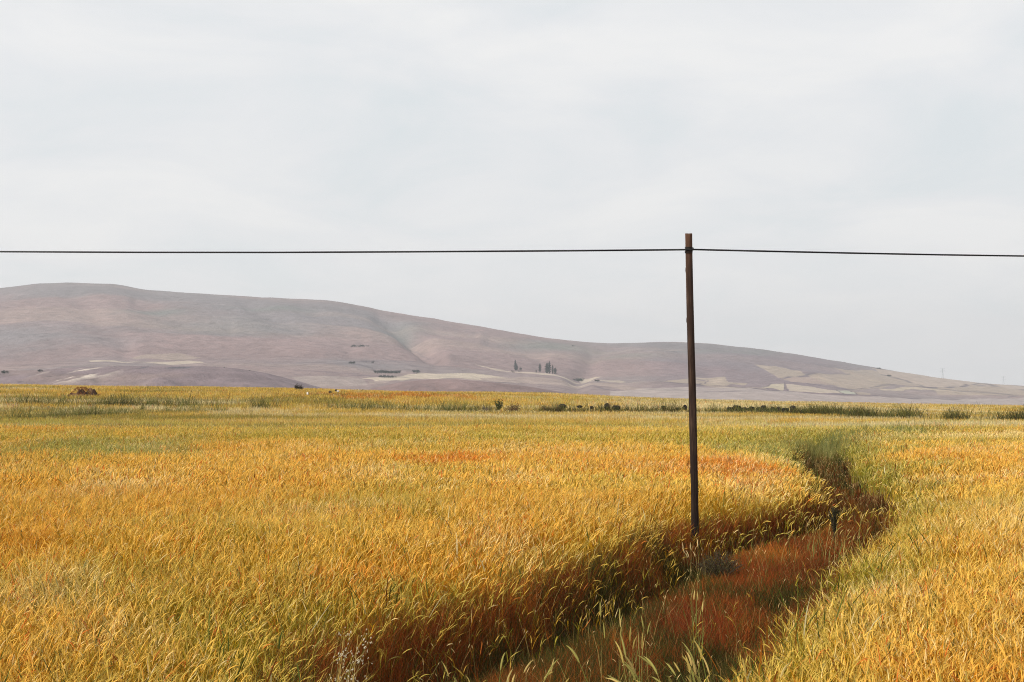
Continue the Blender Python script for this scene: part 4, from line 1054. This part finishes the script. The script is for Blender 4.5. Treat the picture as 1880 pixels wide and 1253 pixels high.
# ------------------------------------------------------------------ plants standing in front
print("front plants")
def tall_clump(name, px, d, n, spread, H, leanaz, lean, label, cat, col, earc, eard=1.0, wd=.004, seedhead='ear', z0=None):
    x = (px - 940) / FPX * d; z = float(ground(x, d)) if z0 is None else z0
    root = empty(name, (x, d, z)); tag(root, label, cat)
    bx = R.normal(0, spread, n); by = R.normal(0, spread, n)
    az = R.normal(leanaz, .7, n); L = H * R.uniform(.62, 1.05, n)
    S, th_ = arc(np.stack([bx, by, bx * 0], -1), az, R.uniform(0, .12, n), lean * R.uniform(.2, 1.3, n), L, 7)
    c = np.array(col)[R.integers(0, len(col), n)] * R.uniform(.75, 1.25, n)[:, None]; Wd = side(R.uniform(0, PI, n), wd * R.uniform(.6, 1.2, n), 7, [1, 1, .95, .9, .8, .65, .5])
    stalks = []
    for q in range(n):
        s = Soup(); s.ribbons(S[q:q + 1], Wd[q:q + 1], rep(c[q:q + 1], 7)); stalks.append(link("stalk", s.mesh("stalk"), M_GRASS, root))
    # blades
    m = int(n * 1.5); s = Soup(); b0 = R.integers(0, n, m); la = R.normal(leanaz, 1.3, m)
    A, _ = arc(S[b0, R.integers(0, 4, m)], la, R.uniform(.05, .35, m), R.uniform(.5, 1.7, m), H * R.uniform(.25, .6, m), 6)
    c = np.array(col)[R.integers(0, len(col), m)] * R.uniform(.75, 1.25, m)[:, None]
    s.ribbons(A, side(la, wd * 1.15 * R.uniform(.6, 1.3, m), 6, [.7, 1, 1, .8, .5, .08]), rep(c, 6))
    link("blades", s.mesh("blades"), M_GRASS, root)
    for i in np.where(R.random(n) < eard)[0]:
        s = Soup(); ec = np.array(earc)[R.integers(0, len(earc))][None] * R.uniform(.8, 1.2); e1 = lambda v: np.array([v], float)
        if seedhead == 'ear':
            E, _ = arc(S[i:i + 1, -1], az[i:i + 1], th_[i:i + 1], th_[i:i + 1] + R.uniform(.1, .8), e1(R.uniform(.08, .15)), 7)
            s.tubes(E, np.array([.4, .9, 1, 1, .9, .6, .15])[None] * R.uniform(.005, .0075), rep(ec, 7), 5)
            k = 18; b = E[0, R.integers(0, 6, k)]
            A, _ = arc(b, az[i] + R.normal(0, .5, k), th_[i] + .3 + R.normal(0, .3, k), th_[i] + .6 + R.normal(0, .3, k), R.uniform(.02, .045, k), 2)
            s.ribbons(A, side(R.uniform(0, PI, k), np.full(k, .0012), 2, [1, .2]), np.broadcast_to(ec[:, None], (k, 2, 3)))
        else:                                                 # hanging papery seeds along the upper stalk
            k = 9; b = S[i, R.integers(3, 7, k)] + R.normal(0, .022, (k, 3))
            E, _ = arc(b, R.uniform(0, 2 * PI, k), R.uniform(1.6, 3.0, k), R.uniform(2.4, 3.1, k), R.uniform(.015, .03, k), 4)
            s.tubes(E, np.array([.2, 1, .8, .1])[None] * R.uniform(.0035, .006, k)[:, None], rep(np.array(earc)[R.integers(0, len(earc), k)], 4), 5)
        link("seed_head", s.mesh("seed_head"), M_GRASS, stalks[i])
GREEN = [(.17, .20, .045), (.24, .24, .06), (.12, .15, .035), (.32, .27, .08)]
STRAW = [(.50, .36, .12), (.40, .28, .08), (.34, .30, .10)]
PEAR = [(.56, .42, .15), (.48, .36, .10), (.36, .32, .09)]
tall_clump("tall_grass_clump", 1285, 8.1, 80, .20, 1.22, PI, .95, "clump of tall green grass with pale bearded ears arching left at the bottom edge", "grass clump", GREEN, PEAR, .75, .0042)
tall_clump("tall_grass_clump", 1345, 8.6, 45, .22, 1.05, PI * .8, .6, "looser green grass clump between the arching clump and the right wheat", "grass clump", GREEN, PEAR, .6, .0036)
tall_clump("wild_oat", 618, 11.2, 26, .09, 1.05, .3, .5, "wild oat with white papery seeds near the bottom edge left of the track", "wild oat", STRAW, [(.66, .60, .46), (.6, .5, .34)], .7, .0026, 'oat')
tall_clump("thin_grass_stalks", 960, 10.2, 30, .16, .95, .6, .6, "thin yellow green stalks at the bottom edge in the dark track grass", "grass clump", GREEN + STRAW, PEAR, .8, .0026)
tall_clump("thin_grass_stalks", 1155, 13.5, 16, .12, .78, 1.2, .18, "few straight pale stalks standing in the middle of the track", "grass clump", STRAW + GREEN, PEAR, .4, .0022)
tall_clump("thin_grass_stalks", 1272, 15.5, 14, .06, .92, 1.5, .08, "straight thin stalks in front of the grey green shrub", "grass clump", GREEN, PEAR, .3, .0022)
tall_clump("thin_grass_stalks", 690, 10.6, 34, .35, .85, .2, .9, "straw coloured stalks crossing each other at the bottom right of the wild oat", "grass clump", STRAW, PEAR, .7, .0022)
tall_clump("thin_grass_stalks", 1272, 23.4, 7, .07, .62, PI * .5, .5, "pale ears crossing the dark foot of the pole", "grass clump", STRAW, [(.72, .56, .28)], 1.0, .003)
tall_clump("thin_grass_stalks", 1530, 24.0, 40, .5, .8, .2, .7, "ragged pale grass around the thistle at the bend", "grass clump", STRAW + GREEN, PEAR, .8, .003)
tall_clump("green_wheat_leaves", 830, 11.0, 10, .10, .9, 2.2, .4, "few dark green leaning leaves among the ripe wheat left of the track", "grass clump", [(.08, .12, .03)], PEAR, .2, .004)
print("done")
